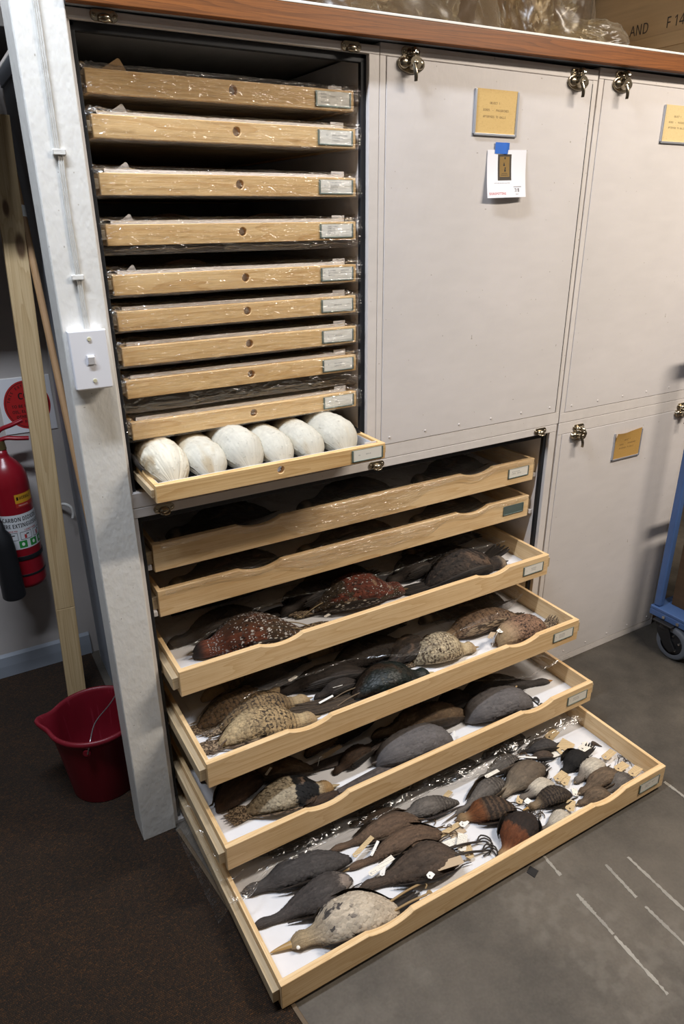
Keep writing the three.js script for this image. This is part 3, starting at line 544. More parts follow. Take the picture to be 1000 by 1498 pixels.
F.darkBrown = plum((u, v) => { const k = .7 + .7 * (streak(u, v, 721) - .5), q = fbm(u, v, 10, 12, 3, 725); let c = [.25 * k, .20 * k, .16 * k]; c = mix3(c, [.47, .37, .29], sm(.54, .72, q) * .6); return mix3(c, [.60, .54, .46], sm(.13, .09, v) * sm(.02, .06, v) * (.4 + .6 * fbm(u, v, 8, 8, 2, 7))); });
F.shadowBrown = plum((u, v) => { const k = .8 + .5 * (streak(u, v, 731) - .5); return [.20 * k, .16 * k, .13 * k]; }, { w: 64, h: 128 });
F.hen = (s, base, dark, ext) => plum((u, v) => {
  const k = .86 + .36 * (streak(u, v, s) - .5); let c = [base[0] * k, base[1] * k, base[2] * k];
  const plain = Math.max(ext ? ext(u, v) : 0, sm(.27, .15, v)); if (v < .22) c = mix3(c, [.44, .34, .23], sm(.2, .05, v) * .8); c = mix3(c, [.78, .70, .55], plain * .5);
  return cell(u, v, 30, 24, s + 3, (x, y, h1) => { const yy = y - .12 * h1, d = Math.hypot(x * .9, yy + .32); const cr = sm(.42, .50, d) * sm(.72, .60, d); return mix3(c, dark, cr * (.92 - plain) * (.65 + .35 * h1)); });
}, { w: 384, h: 512 });
F.hen1 = F.hen(741, [.74, .63, .46], [.13, .10, .08], (u, v) => sm(.55, .8, v + .3 * (fbm(u, v, 4, 4, 3, 7) - .5)));
F.hen2 = F.hen(751, [.56, .46, .32], [.12, .09, .07], (u, v) => sm(.2, .1, v));
F.hen3 = F.hen(761, [.46, .36, .25], [.10, .08, .06]);
F.hen4 = F.hen(771, [.80, .73, .60], [.20, .14, .10], (u, v) => sm(.45, .2, v + .2 * (fbm(u, v, 4, 4, 3, 9) - .5)));
F.hen5 = F.hen(781, [.60, .46, .36], [.15, .10, .08], (u, v) => sm(.4, .15, v));
F.hen6 = F.hen(791, [.58, .47, .37], [.18, .12, .09]);
F.green = plum((u, v) => { const k = .6 + .8 * (streak(u, v, 801) - .5), q = fbm(u, v, 6, 5, 4, 805); let c = mix3([.055, .095, .085], [.16, .115, .075], sm(.4, .6, q + (v - .55) * .6)); return [c[0] * (k + .4), c[1] * (k + .4), c[2] * (k + .4)]; }, { rough: .5 });
F.whiteBlack = plum((u, v) => { const k = .84 + .4 * (streak(u, v, 811, 90, 8) - .5), w = v + .04 * (fbm(u, v, 10, 6, 2, 815) - .5); let c = [.74 * k, .68 * k, .57 * k]; c = mix3(c, [.56, .44, .28], sm(.22, .08, w)); c = mix3(c, [.05, .05, .055], sm(.18, .2, w) * sm(.47, .44, w)); c = mix3(c, [.40, .33, .28], sm(.52, .62, fbm(u, v, 8, 8, 3, 819)) * sm(.18, .25, w) * sm(.42, .34, w)); return mix3(c, [.40, .32, .22], sm(.72, .95, v) * .5 * fbm(u, v, 12, 12, 2, 3)); }, { w: 256 });
F.buff = plum((u, v) => { const k = .85 + .4 * (streak(u, v, 821) - .5), q = fbm(u, v, 5, 4, 4, 825); return mix3([.52 * k, .43 * k, .33 * k], [.30 * k, .23 * k, .17 * k], sm(.4, .7, q)); });
F.brownWarm = plum((u, v) => { const k = .8 + .5 * (streak(u, v, 831) - .5), q = fbm(u, v, 6, 6, 3, 835); return mix3([.34 * k, .25 * k, .175 * k], [.24 * k, .17 * k, .12 * k], q); });
F.grey = s => plum((u, v) => { const k = .9 + .22 * (streak(u, v, s) - .5), q = fbm(u, v, 24, 30, 2, s + 5); const w = sm(.72, .8, q) * .02; return [.42 * k + w, .40 * k + w, .395 * k + w]; }, { bump: .0015 });
F.g1 = F.grey(841); F.charcoal = plum((u, v) => { const k = .85 + .4 * (streak(u, v, 851) - .5); return [.30 * k, .28 * k, .27 * k]; });
F.charcoalPatch = plum((u, v) => { const k = .85 + .4 * (streak(u, v, 861) - .5), q = fbm(u, v, 12, 10, 3, 865); let c = [.305 * k, .28 * k, .268 * k]; return mix3(c, [.55, .50, .46], sm(.42, .62, q) * sm(.78, .86, v) * sm(1, .95, v)); });
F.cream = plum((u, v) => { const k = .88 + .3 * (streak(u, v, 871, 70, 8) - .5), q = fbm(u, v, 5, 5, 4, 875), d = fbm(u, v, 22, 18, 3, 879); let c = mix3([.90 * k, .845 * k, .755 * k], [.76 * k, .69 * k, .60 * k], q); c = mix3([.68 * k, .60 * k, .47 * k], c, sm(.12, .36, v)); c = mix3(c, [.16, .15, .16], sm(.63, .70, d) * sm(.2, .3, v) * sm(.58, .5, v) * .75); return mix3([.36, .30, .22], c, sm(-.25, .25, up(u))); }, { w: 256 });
F.brown = plum((u, v) => { const k = .85 + .45 * (streak(u, v, 881) - .5), q = fbm(u, v, 6, 5, 3, 885); return mix3([.50 * k, .40 * k, .315 * k], [.37 * k, .29 * k, .225 * k], q + .3 * (v - .5)); });
F.darkTaupe = plum((u, v) => { const k = .85 + .45 * (streak(u, v, 891) - .5), q = fbm(u, v, 6, 5, 3, 895); return mix3([.40 * k, .33 * k, .275 * k], [.31 * k, .255 * k, .21 * k], q); });
F.greyBar = plum((u, v) => { const k = .88 + .35 * (streak(u, v, 901) - .5), bar = .5 + .5 * Math.sin(v * 120 + 6 * fbm(u, v, 6, 6, 2, 905)); let c = [.45 * k, .42 * k, .39 * k]; return mix3(c, [.15, .13, .12], bar * sm(.5, .75, v) * .7); }, { h: 384 });
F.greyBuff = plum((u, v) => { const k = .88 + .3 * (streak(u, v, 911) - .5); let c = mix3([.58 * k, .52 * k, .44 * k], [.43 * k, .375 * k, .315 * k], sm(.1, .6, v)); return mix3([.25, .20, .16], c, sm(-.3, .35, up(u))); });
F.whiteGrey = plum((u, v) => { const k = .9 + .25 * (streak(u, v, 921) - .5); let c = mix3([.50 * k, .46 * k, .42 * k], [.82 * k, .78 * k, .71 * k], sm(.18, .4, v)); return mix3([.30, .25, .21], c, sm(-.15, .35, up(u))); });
F.barDark = plum((u, v) => { const k = .9 + .3 * (streak(u, v, 931) - .5), bar = sm(.35, .65, .5 + .5 * Math.sin(v * 110 + 4 * fbm(u, v, 8, 6, 2, 935))); let c = mix3([.30 * k, .25 * k, .20 * k], [.13, .10, .085], bar); return mix3([.55 * k, .47 * k, .37 * k], c, sm(.2, .34, v)); }, { h: 384 });
F.rustBar = plum((u, v) => { const k = .85 + .4 * (streak(u, v, 941) - .5), bar = sm(.4, .7, .5 + .5 * Math.sin(v * 70 + 5 * fbm(u, v, 6, 6, 2, 945))); let c = mix3([.20 * k, .15 * k, .11 * k], [.42, .33, .25], bar * .55); c = mix3([.50 * k, .29 * k, .14 * k], c, sm(.36, .48, v)); return mix3([.52, .42, .30], c, sm(.12, .26, v)); }, { h: 384 });
F.rust = plum((u, v) => { const k = .85 + .4 * (streak(u, v, 951) - .5), q = fbm(u, v, 5, 5, 3, 955); let c = mix3([.46 * k, .25 * k, .12 * k], [.17 * k, .125 * k, .10 * k], sm(.42, .6, v + .5 * (q - .5))); return mix3([.62, .50, .36], c, sm(.06, .26, v)); });
F.blackish = plum((u, v) => { const k = .8 + .5 * (streak(u, v, 961) - .5); return [.10 * k, .088 * k, .085 * k]; });
F.paleBack = plum((u, v) => { const k = .86 + .4 * (streak(u, v, 971) - .5), q = fbm(u, v, 7, 7, 3, 975); return mix3([.53 * k, .445 * k, .355 * k], [.38 * k, .315 * k, .25 * k], q); });
const WG = (a, b2, s, n = 60) => plumW((u, v) => { const r = fbm(u, v, 12, 40, 3, s), e = Math.abs((u * 8) % 1 - .5) * 2; const k = .85 + .5 * (r - .5); return mix3([a[0] * k, a[1] * k, a[2] * k], b2, sm(.6, 1, e) * .6); });
const W_ = { dark: WG([.15, .125, .105], [.27, .22, .18], 1001), brown: WG([.25, .20, .15], [.42, .35, .27], 1003), mottle: plumW((u, v) => { const q = fbm(u, v, 24, 24, 3, 1005); return mix3([.22, .17, .12], [.58, .50, .40], sm(.4, .62, q)); }), grey: WG([.36, .32, .30], [.22, .19, .18], 1007), cream: WG([.19, .16, .13], [.60, .52, .42], 1009), spot: plumW((u, v) => cell(u, v, 20, 20, 8, (x, y, h) => h > .6 && Math.hypot(x, y) < .3 ? [.75, .72, .66] : mix3([.22, .17, .12], [.12, .09, .07], fbm(u, v, 16, 16, 2, 6)))) };
const S = 1;
// --- the six white-bellied birds
[[.056, .098, 1], [.151, .094, 2], [.246, .104, 3], [.342, .092, 4], [.428, .090, 5], [.527, .104, 6]].forEach(([x, w, i]) => {
  const lab = ['stained white-bellied bird, leftmost of six in the shallow tray', 'second white-bellied bird from the left in the shallow tray, dark feet below it', 'third white-bellied bird from the left in the shallow tray', 'fourth white-bellied bird from the left in the shallow tray', 'smallest white-bellied bird, fifth from the left in the shallow tray', 'rightmost white-bellied bird in the shallow tray, next to the label'][i - 1];
  bird('seabird_skin', lab, 'bird', 'T10', [x + .006, -.33], [x + rr(-.004, .004), -.020], w * 1.10, { prof: 'ball', H: w * (.92 + .06 * (i % 2)), mat: i === 1 ? F.whiteDirty : F.white(600 + i), wings: [-1, 1], wingMat: W_.dark, w0: .1, w1: .86, whi: .15, legs: { len: .022, base: .90, turn: i % 2 ? .9 : -.9, col: 0x2c2622, r: .0024, toe: .022 }, feathers: 500, fl: .02, ruffle: .01, tipC: .99, tail: { len: .03, spread: .5, n: 4, mat: W_.dark, base: .97, up: .25, turn: -.5 }, group: 'white-bellied birds in the shallow tray' });
});
// --- L3: tragopans
bird('pheasant_skin', 'dark red bird covered in white spots at the left end of the third deep tray', 'bird', 'L3', [.080, -.135], [.420, -.090], .140, { H: .116, prof: 'slim', mat: F.tragopan, wings: [1], wingMat: W_.spot, whi: .1, w0: .42, tail: { len: .13, spread: .22, n: 7, mat: W_.mottle, up: .02 }, bill: [.022, .007, 0x4a3a26], legs: { len: .10, col: 0x9a8868 }, feathers: 1500, fl: .035, tags: [[.50, -.098, .2, .02, .01, M.tag, .03]] });
bird('pheasant_skin', 'red and brown spotted bird in the middle of the third deep tray', 'bird', 'L3', [.825, -.130], [.490, -.185], .150, { H: .120, prof: 'slim', mat: F.tragopan2, wings: [-1], wingMat: W_.spot, whi: .1, w0: .35, tail: { len: .10, spread: .2, n: 6, mat: W_.mottle }, bill: [.02, .007, 0x5a4528], legs: { len: .10, col: 0x9a8868 }, feathers: 1500, fl: .035 });
bird('pheasant_skin', 'dark brown bird with pale throat patch, right end of the third deep tray', 'bird', 'L3', [1.262, -.110], [.915, -.125], .144, { H: .116, mat: F.darkBrown, wings: [1, -1], wingMat: W_.dark, whi: .35, bend: [[0, .0], [.12, 0], [.3, 0], [1, 0]], tail: { len: .14, spread: .2, n: 6, mat: W_.dark }, bill: [.02, .006, 0x2a241e], feathers: 1300 });
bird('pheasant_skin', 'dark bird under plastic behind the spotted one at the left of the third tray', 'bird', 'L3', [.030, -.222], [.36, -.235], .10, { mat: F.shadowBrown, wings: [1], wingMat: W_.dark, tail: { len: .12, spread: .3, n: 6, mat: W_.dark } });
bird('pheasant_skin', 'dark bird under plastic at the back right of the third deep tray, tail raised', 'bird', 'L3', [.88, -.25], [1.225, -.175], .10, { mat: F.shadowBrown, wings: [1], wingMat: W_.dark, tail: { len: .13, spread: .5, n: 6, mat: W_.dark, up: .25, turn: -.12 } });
// --- L4: pheasants
bird('pheasant_skin', 'front buff hen pheasant with dark scale marks, left in the fourth deep tray', 'bird', 'L4', [.362, -.075], [.074, -.122], .112, { H: .096, mat: F.hen1, wings: [1, -1], wingMat: W_.mottle, whi: .0, w0: .3, bill: [.018, .006, 0x8a7656], eye: .0, legs: { len: .045, col: 0x5a4a3a, curl: 1.4, base: .88, toe: .03, r: .0024, turn: -.2 }, tail: { len: .10, spread: .25, n: 7, mat: W_.mottle }, feathers: 1500, tipC: .7, fl: .045 });
bird('pheasant_skin', 'second buff hen pheasant, just behind the front one at the left of the fourth tray', 'bird', 'L4', [.385, -.165], [.098, -.182], .096,  { mat: F.hen2, wings: [1], wingMat: W_.mottle, whi: .2, bill: [.018, .005, 0x8a7656], tail: { len: .08, spread: .2, n: 5, mat: W_.mottle }, feathers: 900, tipC: .6 });
bird('pheasant_skin', 'browner hen pheasant, rearmost of three at the left of the fourth deep tray', 'bird', 'L4', [.34, -.245], [.045, -.215], .088, { mat: F.hen3, wings: [1], wingMat: W_.mottle, tail: { len: .07, spread: .3, n: 5, mat: W_.mottle }, feathers: 800, tipC: .6, tags: [[.345, -.215, .3, .03, .014, M.tag, .06]] });
bird('pheasant_skin', 'glossy dark green cock pheasant in the middle of the fourth tray', 'bird', 'L4', [.775, -.076], [.500, -.104], .116, { H: .098, mat: F.green, wings: [1, -1], wingMat: W_.dark, whi: .1, tail: { len: .26, spread: .16, n: 8, mat: W_.brown, wd: .06, up: .05 }, bill: [.02, .006, 0xb09a6c], legs: { len: .09, col: 0x6b5a44, base: .9 }, feathers: 1300, tags: [[.395, -.118, .1, .05, .007, M.white, .022], [.46, -.15, -.2, .03, .01, M.tag, .035]] });
bird('pheasant_skin', 'pale cream speckled hen pheasant right of the green cock in the fourth tray', 'bird', 'L4', [.995, -.112], [.765, -.160], .118, { H: .10, prof: 'plump', mat: F.hen4, wings: [1], wingMat: W_.mottle, whi: -.1, bill: [.018, .006, 0x8a7656], tail: { len: .06, spread: .3, n: 5, mat: W_.mottle }, feathers: 1300, tipC: .62 });
bird('pheasant_skin', 'pinkish brown scaled hen pheasant, tail up, right end of the fourth deep tray', 'bird', 'L4', [1.075, -.095], [1.29, -.085], .104, { H: .088, prof: 'round', mat: F.hen5, wings: [1], wingMat: W_.mottle, whi: .0, tail: { len: .075, spread: .35, n: 6, mat: W_.mottle, up: .45 }, feathers: 1300, tipC: .55, legs: { len: .05, turn: 2.9, base: .25, col: 0x6b5640 }, tags: [[1.085, -.098, .25, .055, .022, M.white, .055, [1.05, -.09]], [1.035, -.088, .6, .045, .018, M.tagPlain, .052, [1.05, -.09]]] });
bird('pheasant_skin', 'long mottled brown pheasant behind the pale and pinkish hens in the fourth tray, under plastic', 'bird', 'L4', [.89, -.215], [1.27, -.20], .095, { mat: F.hen6, wings: [1], wingMat: W_.mottle, tail: { len: .06, spread: .2, n: 5, mat: W_.brown }, feathers: 900, tipC: .6 });
bird('pheasant_skin', 'large dark brown bird at the back right of the fourth tray under plastic', 'bird', 'L4', [.93, -.345], [1.30, -.31], .12, { mat: F.darkBrown, wings: [1], wingMat: W_.dark, feathers: 700 });
bird('pheasant_skin', 'dark bird at the back middle of the fourth tray under plastic', 'bird', 'L4', [.86, -.27], [.50, -.235], .10, { mat: F.shadowBrown, wings: [1], wingMat: W_.dark, tail: { len: .16, spread: .2, n: 6, mat: W_.dark } });
// --- L5: guineafowl tray
bird('pheasant_skin', 'whitish bird with a black throat and chest at the left of the fifth tray', 'bird', 'L5', [.372, -.092], [.112, -.138], .104, { H: .082, prof: 'slim', mat: F.whiteBlack, wings: [1, -1], wingMat: W_.mottle, whi: -.1, w0: .42, tail: { len: .085, spread: .7, n: 8, mat: W_.mottle, up: .03 }, bill: [.024, .007, 0x9a8560], feathers: 1500, ruffle: .16, fl: .06 });
bird('pheasant_skin', 'brown bird at the left wall of the fifth tray behind the black-throated one', 'bird', 'L5', [.205, -.235], [.040, -.185], .085, { prof: 'round', mat: F.brownWarm, wings: [1], wingMat: W_.brown, feathers: 900, ruffle: .14 });
bird('pheasant_skin', 'buff brown bird behind the black-throated one in the fifth tray, long grey tail', 'bird', 'L5', [.150, -.262], [.36, -.190], .082, { mat: F.buff, prof: 'slim', wings: [1], wingMat: W_.brown, feathers: 900, ruffle: .14, tail: { len: .34, spread: .1, n: 8, mat: W_.grey, wd: .06, turn: -.22 }, tags: [[.385, -.178, .18, .072, .017, M.tagPlain, .05, [.372, -.19]], [.2, -.19, .6, .03, .008, M.white, .06]] });
bird('pheasant_skin', 'long grey-brown tailed bird in front of the left guineafowl of the fifth tray', 'bird', 'L5', [.255, -.075], [.385, -.072], .04, { mat: F.brownWarm, prof: 'slim', H: .026, tail: { len: .30, spread: .13, n: 9, mat: W_.grey, wd: .055, turn: .0, up: .05 }, feathers: 300 });
bird('guineafowl_skin', 'plain grey guineafowl in the middle of the fifth tray', 'bird', 'L5', [.530, -.105], [.805, -.074], .112, { H: .096, prof: 'round', mat: F.g1, wings: [1, -1], wingMat: W_.grey, whi: -.35, feathers: 1200, fl: .04, ruffle: .05, tipC: .95, bill: [.02, .006, 0x4a4038], tags: [[.80, -.06, .9, .03, .006, M.white, .03]] });
bird('guineafowl_skin', 'plain grey guineafowl at the right of the fifth tray with a dark foot sticking out', 'bird', 'L5', [.895, -.124], [1.155, -.075], .118, { H: .10, prof: 'round', mat: F.g1, wings: [1, -1], wingMat: W_.grey, whi: -.35, feathers: 1200, fl: .04, ruffle: .05, tipC: .95, legs: { len: .055, col: 0x33302e, r: .003, base: .86 }, tags: [[1.10, -.115, .4, .03, .005, M.tagBuff, .06]] });
bird('guineafowl_skin', 'dark bird behind the right guineafowl of the fifth tray, orange at its head', 'bird', 'L5', [1.30, -.135], [.97, -.235], .088, { mat: F.charcoal, prof: 'neck', wings: [-1], wingMat: W_.dark, bill: [.018, .006, 0x9a6a2a], feathers: 700 });
bird('guineafowl_skin', 'big fluffy buff bird behind the middle guineafowl of the fifth tray', 'bird', 'L5', [.585, -.215], [.93, -.150], .098, { mat: F.buff, wings: [1], wingMat: W_.brown, feathers: 1000, ruffle: .18, fl: .07, tail: { len: .07, spread: .3, n: 6, mat: W_.brown } });
// --- L6: rails and relatives
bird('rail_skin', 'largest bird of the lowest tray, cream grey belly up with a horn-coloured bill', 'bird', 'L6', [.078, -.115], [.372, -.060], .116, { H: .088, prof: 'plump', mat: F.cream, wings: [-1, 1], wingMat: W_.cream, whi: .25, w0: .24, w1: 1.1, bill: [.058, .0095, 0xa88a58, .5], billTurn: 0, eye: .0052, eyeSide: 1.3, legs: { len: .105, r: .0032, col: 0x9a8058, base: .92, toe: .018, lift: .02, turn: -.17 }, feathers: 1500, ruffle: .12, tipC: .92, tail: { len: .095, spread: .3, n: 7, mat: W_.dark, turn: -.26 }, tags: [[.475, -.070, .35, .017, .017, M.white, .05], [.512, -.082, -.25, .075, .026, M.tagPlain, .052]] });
bird('rail_skin', 'charcoal long-necked bird behind the cream one in the lowest tray, rump flecked pale', 'bird', 'L6', [.020, -.196], [.312, -.182], .090, { H: .07, prof: 'neck', mat: F.charcoalPatch, wings: [1], wingMat: W_.dark, whi: -.1, bend: [[0, -.012], [.3, -.004], [.6, 0], [1, -.02]], bill: [.02, .006, 0x57492f], feathers: 1300, ruffle: .06, tags: [[.352, -.172, .15, .085, .016, M.tag, .03], [.38, -.155, .8, .03, .014, M.white, .028]] });
bird('rail_skin', 'charcoal bird half under the plastic at the left back of the lowest tray', 'bird', 'L6', [.030, -.312], [.345, -.258], .084, { H: .07, prof: 'plump', mat: F.charcoal, wings: [1], wingMat: W_.dark, whi: .15, feathers: 1100, ruffle: .06 });
bird('rail_skin', 'rear one of the three long-necked brown birds in the lowest tray', 'bird', 'L6', [.305, -.312], [.600, -.272], .070, { H: .058, prof: 'neck', mat: F.brown, wings: [1, -1], wingMat: W_.brown, whi: .2, bill: [.022, .005, 0x4c3b2a], feathers: 1000, legs: { len: .05, base: .9, col: 0x5a4630 } });
bird('rail_skin', 'middle one of the three long-necked brown birds in the lowest tray', 'bird', 'L6', [.318, -.234], [.625, -.196], .074, { H: .06, prof: 'neck', mat: F.brown, wings: [1, -1], wingMat: W_.brown, whi: .2, bend: [[0, 0], [.2, 0], [.45, -.01], [1, 0]], bill: [.035, .005, 0x9c7f52], feathers: 1100, legs: { len: .05, base: .9, col: 0x5a4630 }, tags: [[.345, -.245, .35, .085, .014, M.tagBuff, .03, [.43, -.235]], [.39, -.225, .6, .05, .008, M.white, .026]] });
bird('rail_skin', 'front and darkest of the three long-necked brown birds in the lowest tray, black claws', 'bird', 'L6', [.315, -.162], [.615, -.102], .104, { H: .082, prof: 'neck', mat: F.darkTaupe, wings: [1, -1], wingMat: W_.dark, whi: .1, bill: [.03, .005, 0x4c3b2a], feathers: 1400, ruffle: .07, legs: { len: .11, base: .86, r: .0035, col: 0x2c241e, toe: .05, curl: 1.6, turn: -.12, lift: .004 }, tags: [[.625, -.115, .8, .055, .028, M.tag, .02], [.632, -.085, 1.1, .05, .026, M.tagBuff, .016], [.60, -.19, .1, .09, .018, M.tagBuff, .012], [.575, -.165, -.2, .07, .022, M.tag, .006]] });
bird('rail_skin', 'slim dark bird at the plastic edge behind the three brown ones, lowest tray', 'bird', 'L6', [.40, -.362], [.592, -.308], .05, { mat: F.darkTaupe, prof: 'slim', wings: [1], wingMat: W_.dark, feathers: 500 });
bird('rail_skin', 'grey bird with fine bars at its tail beside the plastic, lowest tray', 'bird', 'L6', [.535, -.308], [.742, -.268], .0638, { prof: 'slim', mat: F.greyBar, wings: [1], wingMat: W_.grey, whi: -.1, bill: [.02, .004, 0x3c342c], feathers: 800, tags: [[.71, -.30, .3, .035, .018, M.tagBuff, .01]] });
bird('rail_skin', 'dull grey bird with a very long thin bill in the lowest tray', 'bird', 'L6', [.700, -.232], [.925, -.260], .0616, { prof: 'neck', mat: F.greyBar, wings: [1, -1], wingMat: W_.brown, whi: .2, bill: [.065, .004, 0x5c5044], feathers: 900, tags: [[.855, -.275, .05, .055, .014, M.tag, .045]] });
bird('rail_skin', 'small grey barred bird, feet tied with white tape, rear middle of the lowest tray', 'bird', 'L6', [.855, -.308], [1.035, -.312], .0572, { prof: 'neck', mat: F.greyBar, wings: [1], wingMat: W_.brown, bill: [.02, .004, 0x6a5a48], feathers: 700, legs: { len: .035, col: 0x6a543c, base: .92 }, tags: [[1.02, -.30, -.6, .06, .007, M.white, .03], [1.03, -.33, .5, .045, .008, M.white, .03]] });
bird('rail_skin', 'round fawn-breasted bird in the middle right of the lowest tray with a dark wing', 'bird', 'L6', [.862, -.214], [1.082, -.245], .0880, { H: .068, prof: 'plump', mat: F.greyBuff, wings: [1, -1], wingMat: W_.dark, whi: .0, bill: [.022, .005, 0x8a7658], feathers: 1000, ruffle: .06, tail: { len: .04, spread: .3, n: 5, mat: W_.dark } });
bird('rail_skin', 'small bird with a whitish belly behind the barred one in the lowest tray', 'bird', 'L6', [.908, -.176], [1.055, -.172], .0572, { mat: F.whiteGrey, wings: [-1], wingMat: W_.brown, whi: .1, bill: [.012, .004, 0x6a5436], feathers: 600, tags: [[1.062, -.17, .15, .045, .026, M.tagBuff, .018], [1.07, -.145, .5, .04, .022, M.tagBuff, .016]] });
bird('rail_skin', 'small finely barred dark bird with a yellowish bill in the lowest tray', 'bird', 'L6', [.905, -.136], [1.070, -.112], .0638, { mat: F.barDark, prof: 'plump', wings: [1], wingMat: W_.dark, whi: -.2, bill: [.024, .006, 0xb08a4c], feathers: 700, legs: { len: .03, base: .3, turn: 2.6, col: 0x3a2f24, toe: .03, curl: 2 }, tags: [[1.075, -.10, .9, .03, .018, M.tag, .006], [.895, -.165, .6, .03, .02, M.tagBuff, .012]] });
bird('rail_skin', 'rust-breasted bird with barred flanks in the middle of the lowest tray', 'bird', 'L6', [.688, -.212], [.878, -.158], .0814, { H: .06, mat: F.rustBar, wings: [1], wingMat: W_.brown, whi: -.2, bill: [.012, .006, 0x5a4630], feathers: 900, legs: { len: .04, base: .88, col: 0x3c3026, toe: .03, curl: 1.5, turn: .1 }, tags: [[.685, -.185, .3, .026, .02, M.white, .014, [.7, -.2]], [.64, -.175, .05, .05, .02, M.tagPlain, .004]] });
bird('rail_skin', 'stout orange-chested dark bird against the front panel of the lowest tray', 'bird', 'L6', [.705, -.034], [.900, -.112], .0946, { H: .068, mat: F.rust, prof: 'plump', wings: [1, -1], wingMat: W_.dark, whi: .1, feathers: 1100, bill: [.012, .005, 0x8a7050], legs: { len: .028, base: .92, col: 0x3c3026, toe: .02 }, tags: [[.885, -.128, .2, .018, .016, M.white, .05]] });
bird('rail_skin', 'black-backed bird with a raised tail at the right of the lowest tray', 'bird', 'L6', [1.100, -.186], [1.246, -.212], .0616, { mat: F.blackish, wings: [1, -1], wingMat: W_.dark, whi: .2, bill: [.018, .005, 0x8a7658], feathers: 700, tail: { len: .05, spread: .5, n: 5, mat: W_.dark, up: .4 }, tags: [[1.235, -.225, .1, .045, .03, M.tag, .02]] });
bird('rail_skin', 'white-bellied grey bird next to the black-backed one in the lowest tray', 'bird', 'L6', [1.112, -.138], [1.266, -.152], .0616, { mat: F.whiteGrey, wings: [1, -1], wingMat: W_.brown, whi: .0, bill: [.01, .005, 0x6a5a44], feathers: 700, tags: [[1.268, -.155, .1, .05, .026, M.tagBuff, .022]] });
bird('rail_skin', 'plain oval grey-brown bird between the white-bellied and ash grey ones, lowest tray', 'bird', 'L6', [1.088, -.098], [1.275, -.096], .0616, { mat: F.paleBack, wings: [1, -1], wingMat: W_.brown, whi: .1, bill: [.012, .005, 0x7a6850], feathers: 700, legs: { len: .05, base: .95, col: 0x3a342e, toe: .025, turn: -.5, lift: .01 }, tags: [[1.262, -.098, .1, .05, .028, M.tagBuff, .022]] });
bird('rail_skin', 'ash grey bird at the right end of the lowest tray beside the side wall', 'bird', 'L6', [1.158, -.060], [1.292, -.060], .0550, { mat: F.greyBar, wings: [1], wingMat: W_.grey, whi: -.1, feathers: 600, tags: [[1.285, -.06, .2, .05, .028, M.tagBuff, .02]] });
bird('rail_skin', 'brown bird lying along the front panel near the right finger scoop of the lowest tray', 'bird', 'L6', [1.050, -.070], [1.176, -.050], .0528, { mat: F.paleBack, wings: [1], wingMat: W_.brown, whi: -.1, bill: [.012, .004, 0x7a6850], feathers: 600, tags: [[1.005, -.062, .6, .045, .026, M.tagBuff, .016]] });
bird('rail_skin', 'little pale grey bird tucked behind the front panel of the lowest tray', 'bird', 'L6', [.878, -.058], [1.000, -.052], .0484, { mat: F.whiteGrey, prof: 'neck', wings: [1], wingMat: W_.grey, whi: .1, bill: [.02, .004, 0xa88a58], feathers: 500 });
bird('rail_skin', 'dark bird under the front fold of plastic at the right back of the lowest tray', 'bird', 'L6', [1.055, -.335], [1.20, -.290], .0506, { mat: F.charcoal, wings: [1], wingMat: W_.dark, feathers: 500, tail: { len: .04, spread: .2, n: 4, mat: W_.dark } });
bird('rail_skin', 'small dark bird between the tied feet and the fawn bird in the lowest tray', 'bird', 'L6', [1.060, -.298], [1.150, -.262], .0374, { mat: F.darkTaupe, wings: [1], wingMat: W_.dark, feathers: 300, tags: [[1.175, -.255, .4, .07, .045, M.tagBuff, .012], [1.13, -.27, -.1, .06, .035, M.tag, .008]] });
bird('rail_skin', 'curled dark foot-like specimen by the white right corner of the lowest tray', 'bird', 'L6', [1.285, -.238], [1.330, -.222], .0176, { mat: F.darkTaupe, H: .012, prof: 'slim', bend: [[0, .014], [.5, -.006], [1, .010]], feathers: 60, tags: [[1.27, -.21, 1.2, .05, .02, M.tag, .004]] });
for (const [x, z, x2, z2, w, lab] of [[.64, -.385, .90, -.375, .066, 'dark bird under the crinkled plastic at the back middle of the lowest tray'], [.93, -.375, 1.13, -.385, .066, 'dark bird under the crinkled plastic at the back right of the lowest tray'], [.06, -.42, .36, -.385, .08, 'dark bird deep under the plastic at the back left of the lowest tray']])
  bird('rail_skin', lab, 'bird', 'L6', [x, z], [x2, z2], w, { mat: F.charcoal, wings: [1], wingMat: W_.dark, feathers: 400, tags: x > .9 ? [[1.19, -.33, .3, .06, .03, M.tagBuff, .01]] : [] });
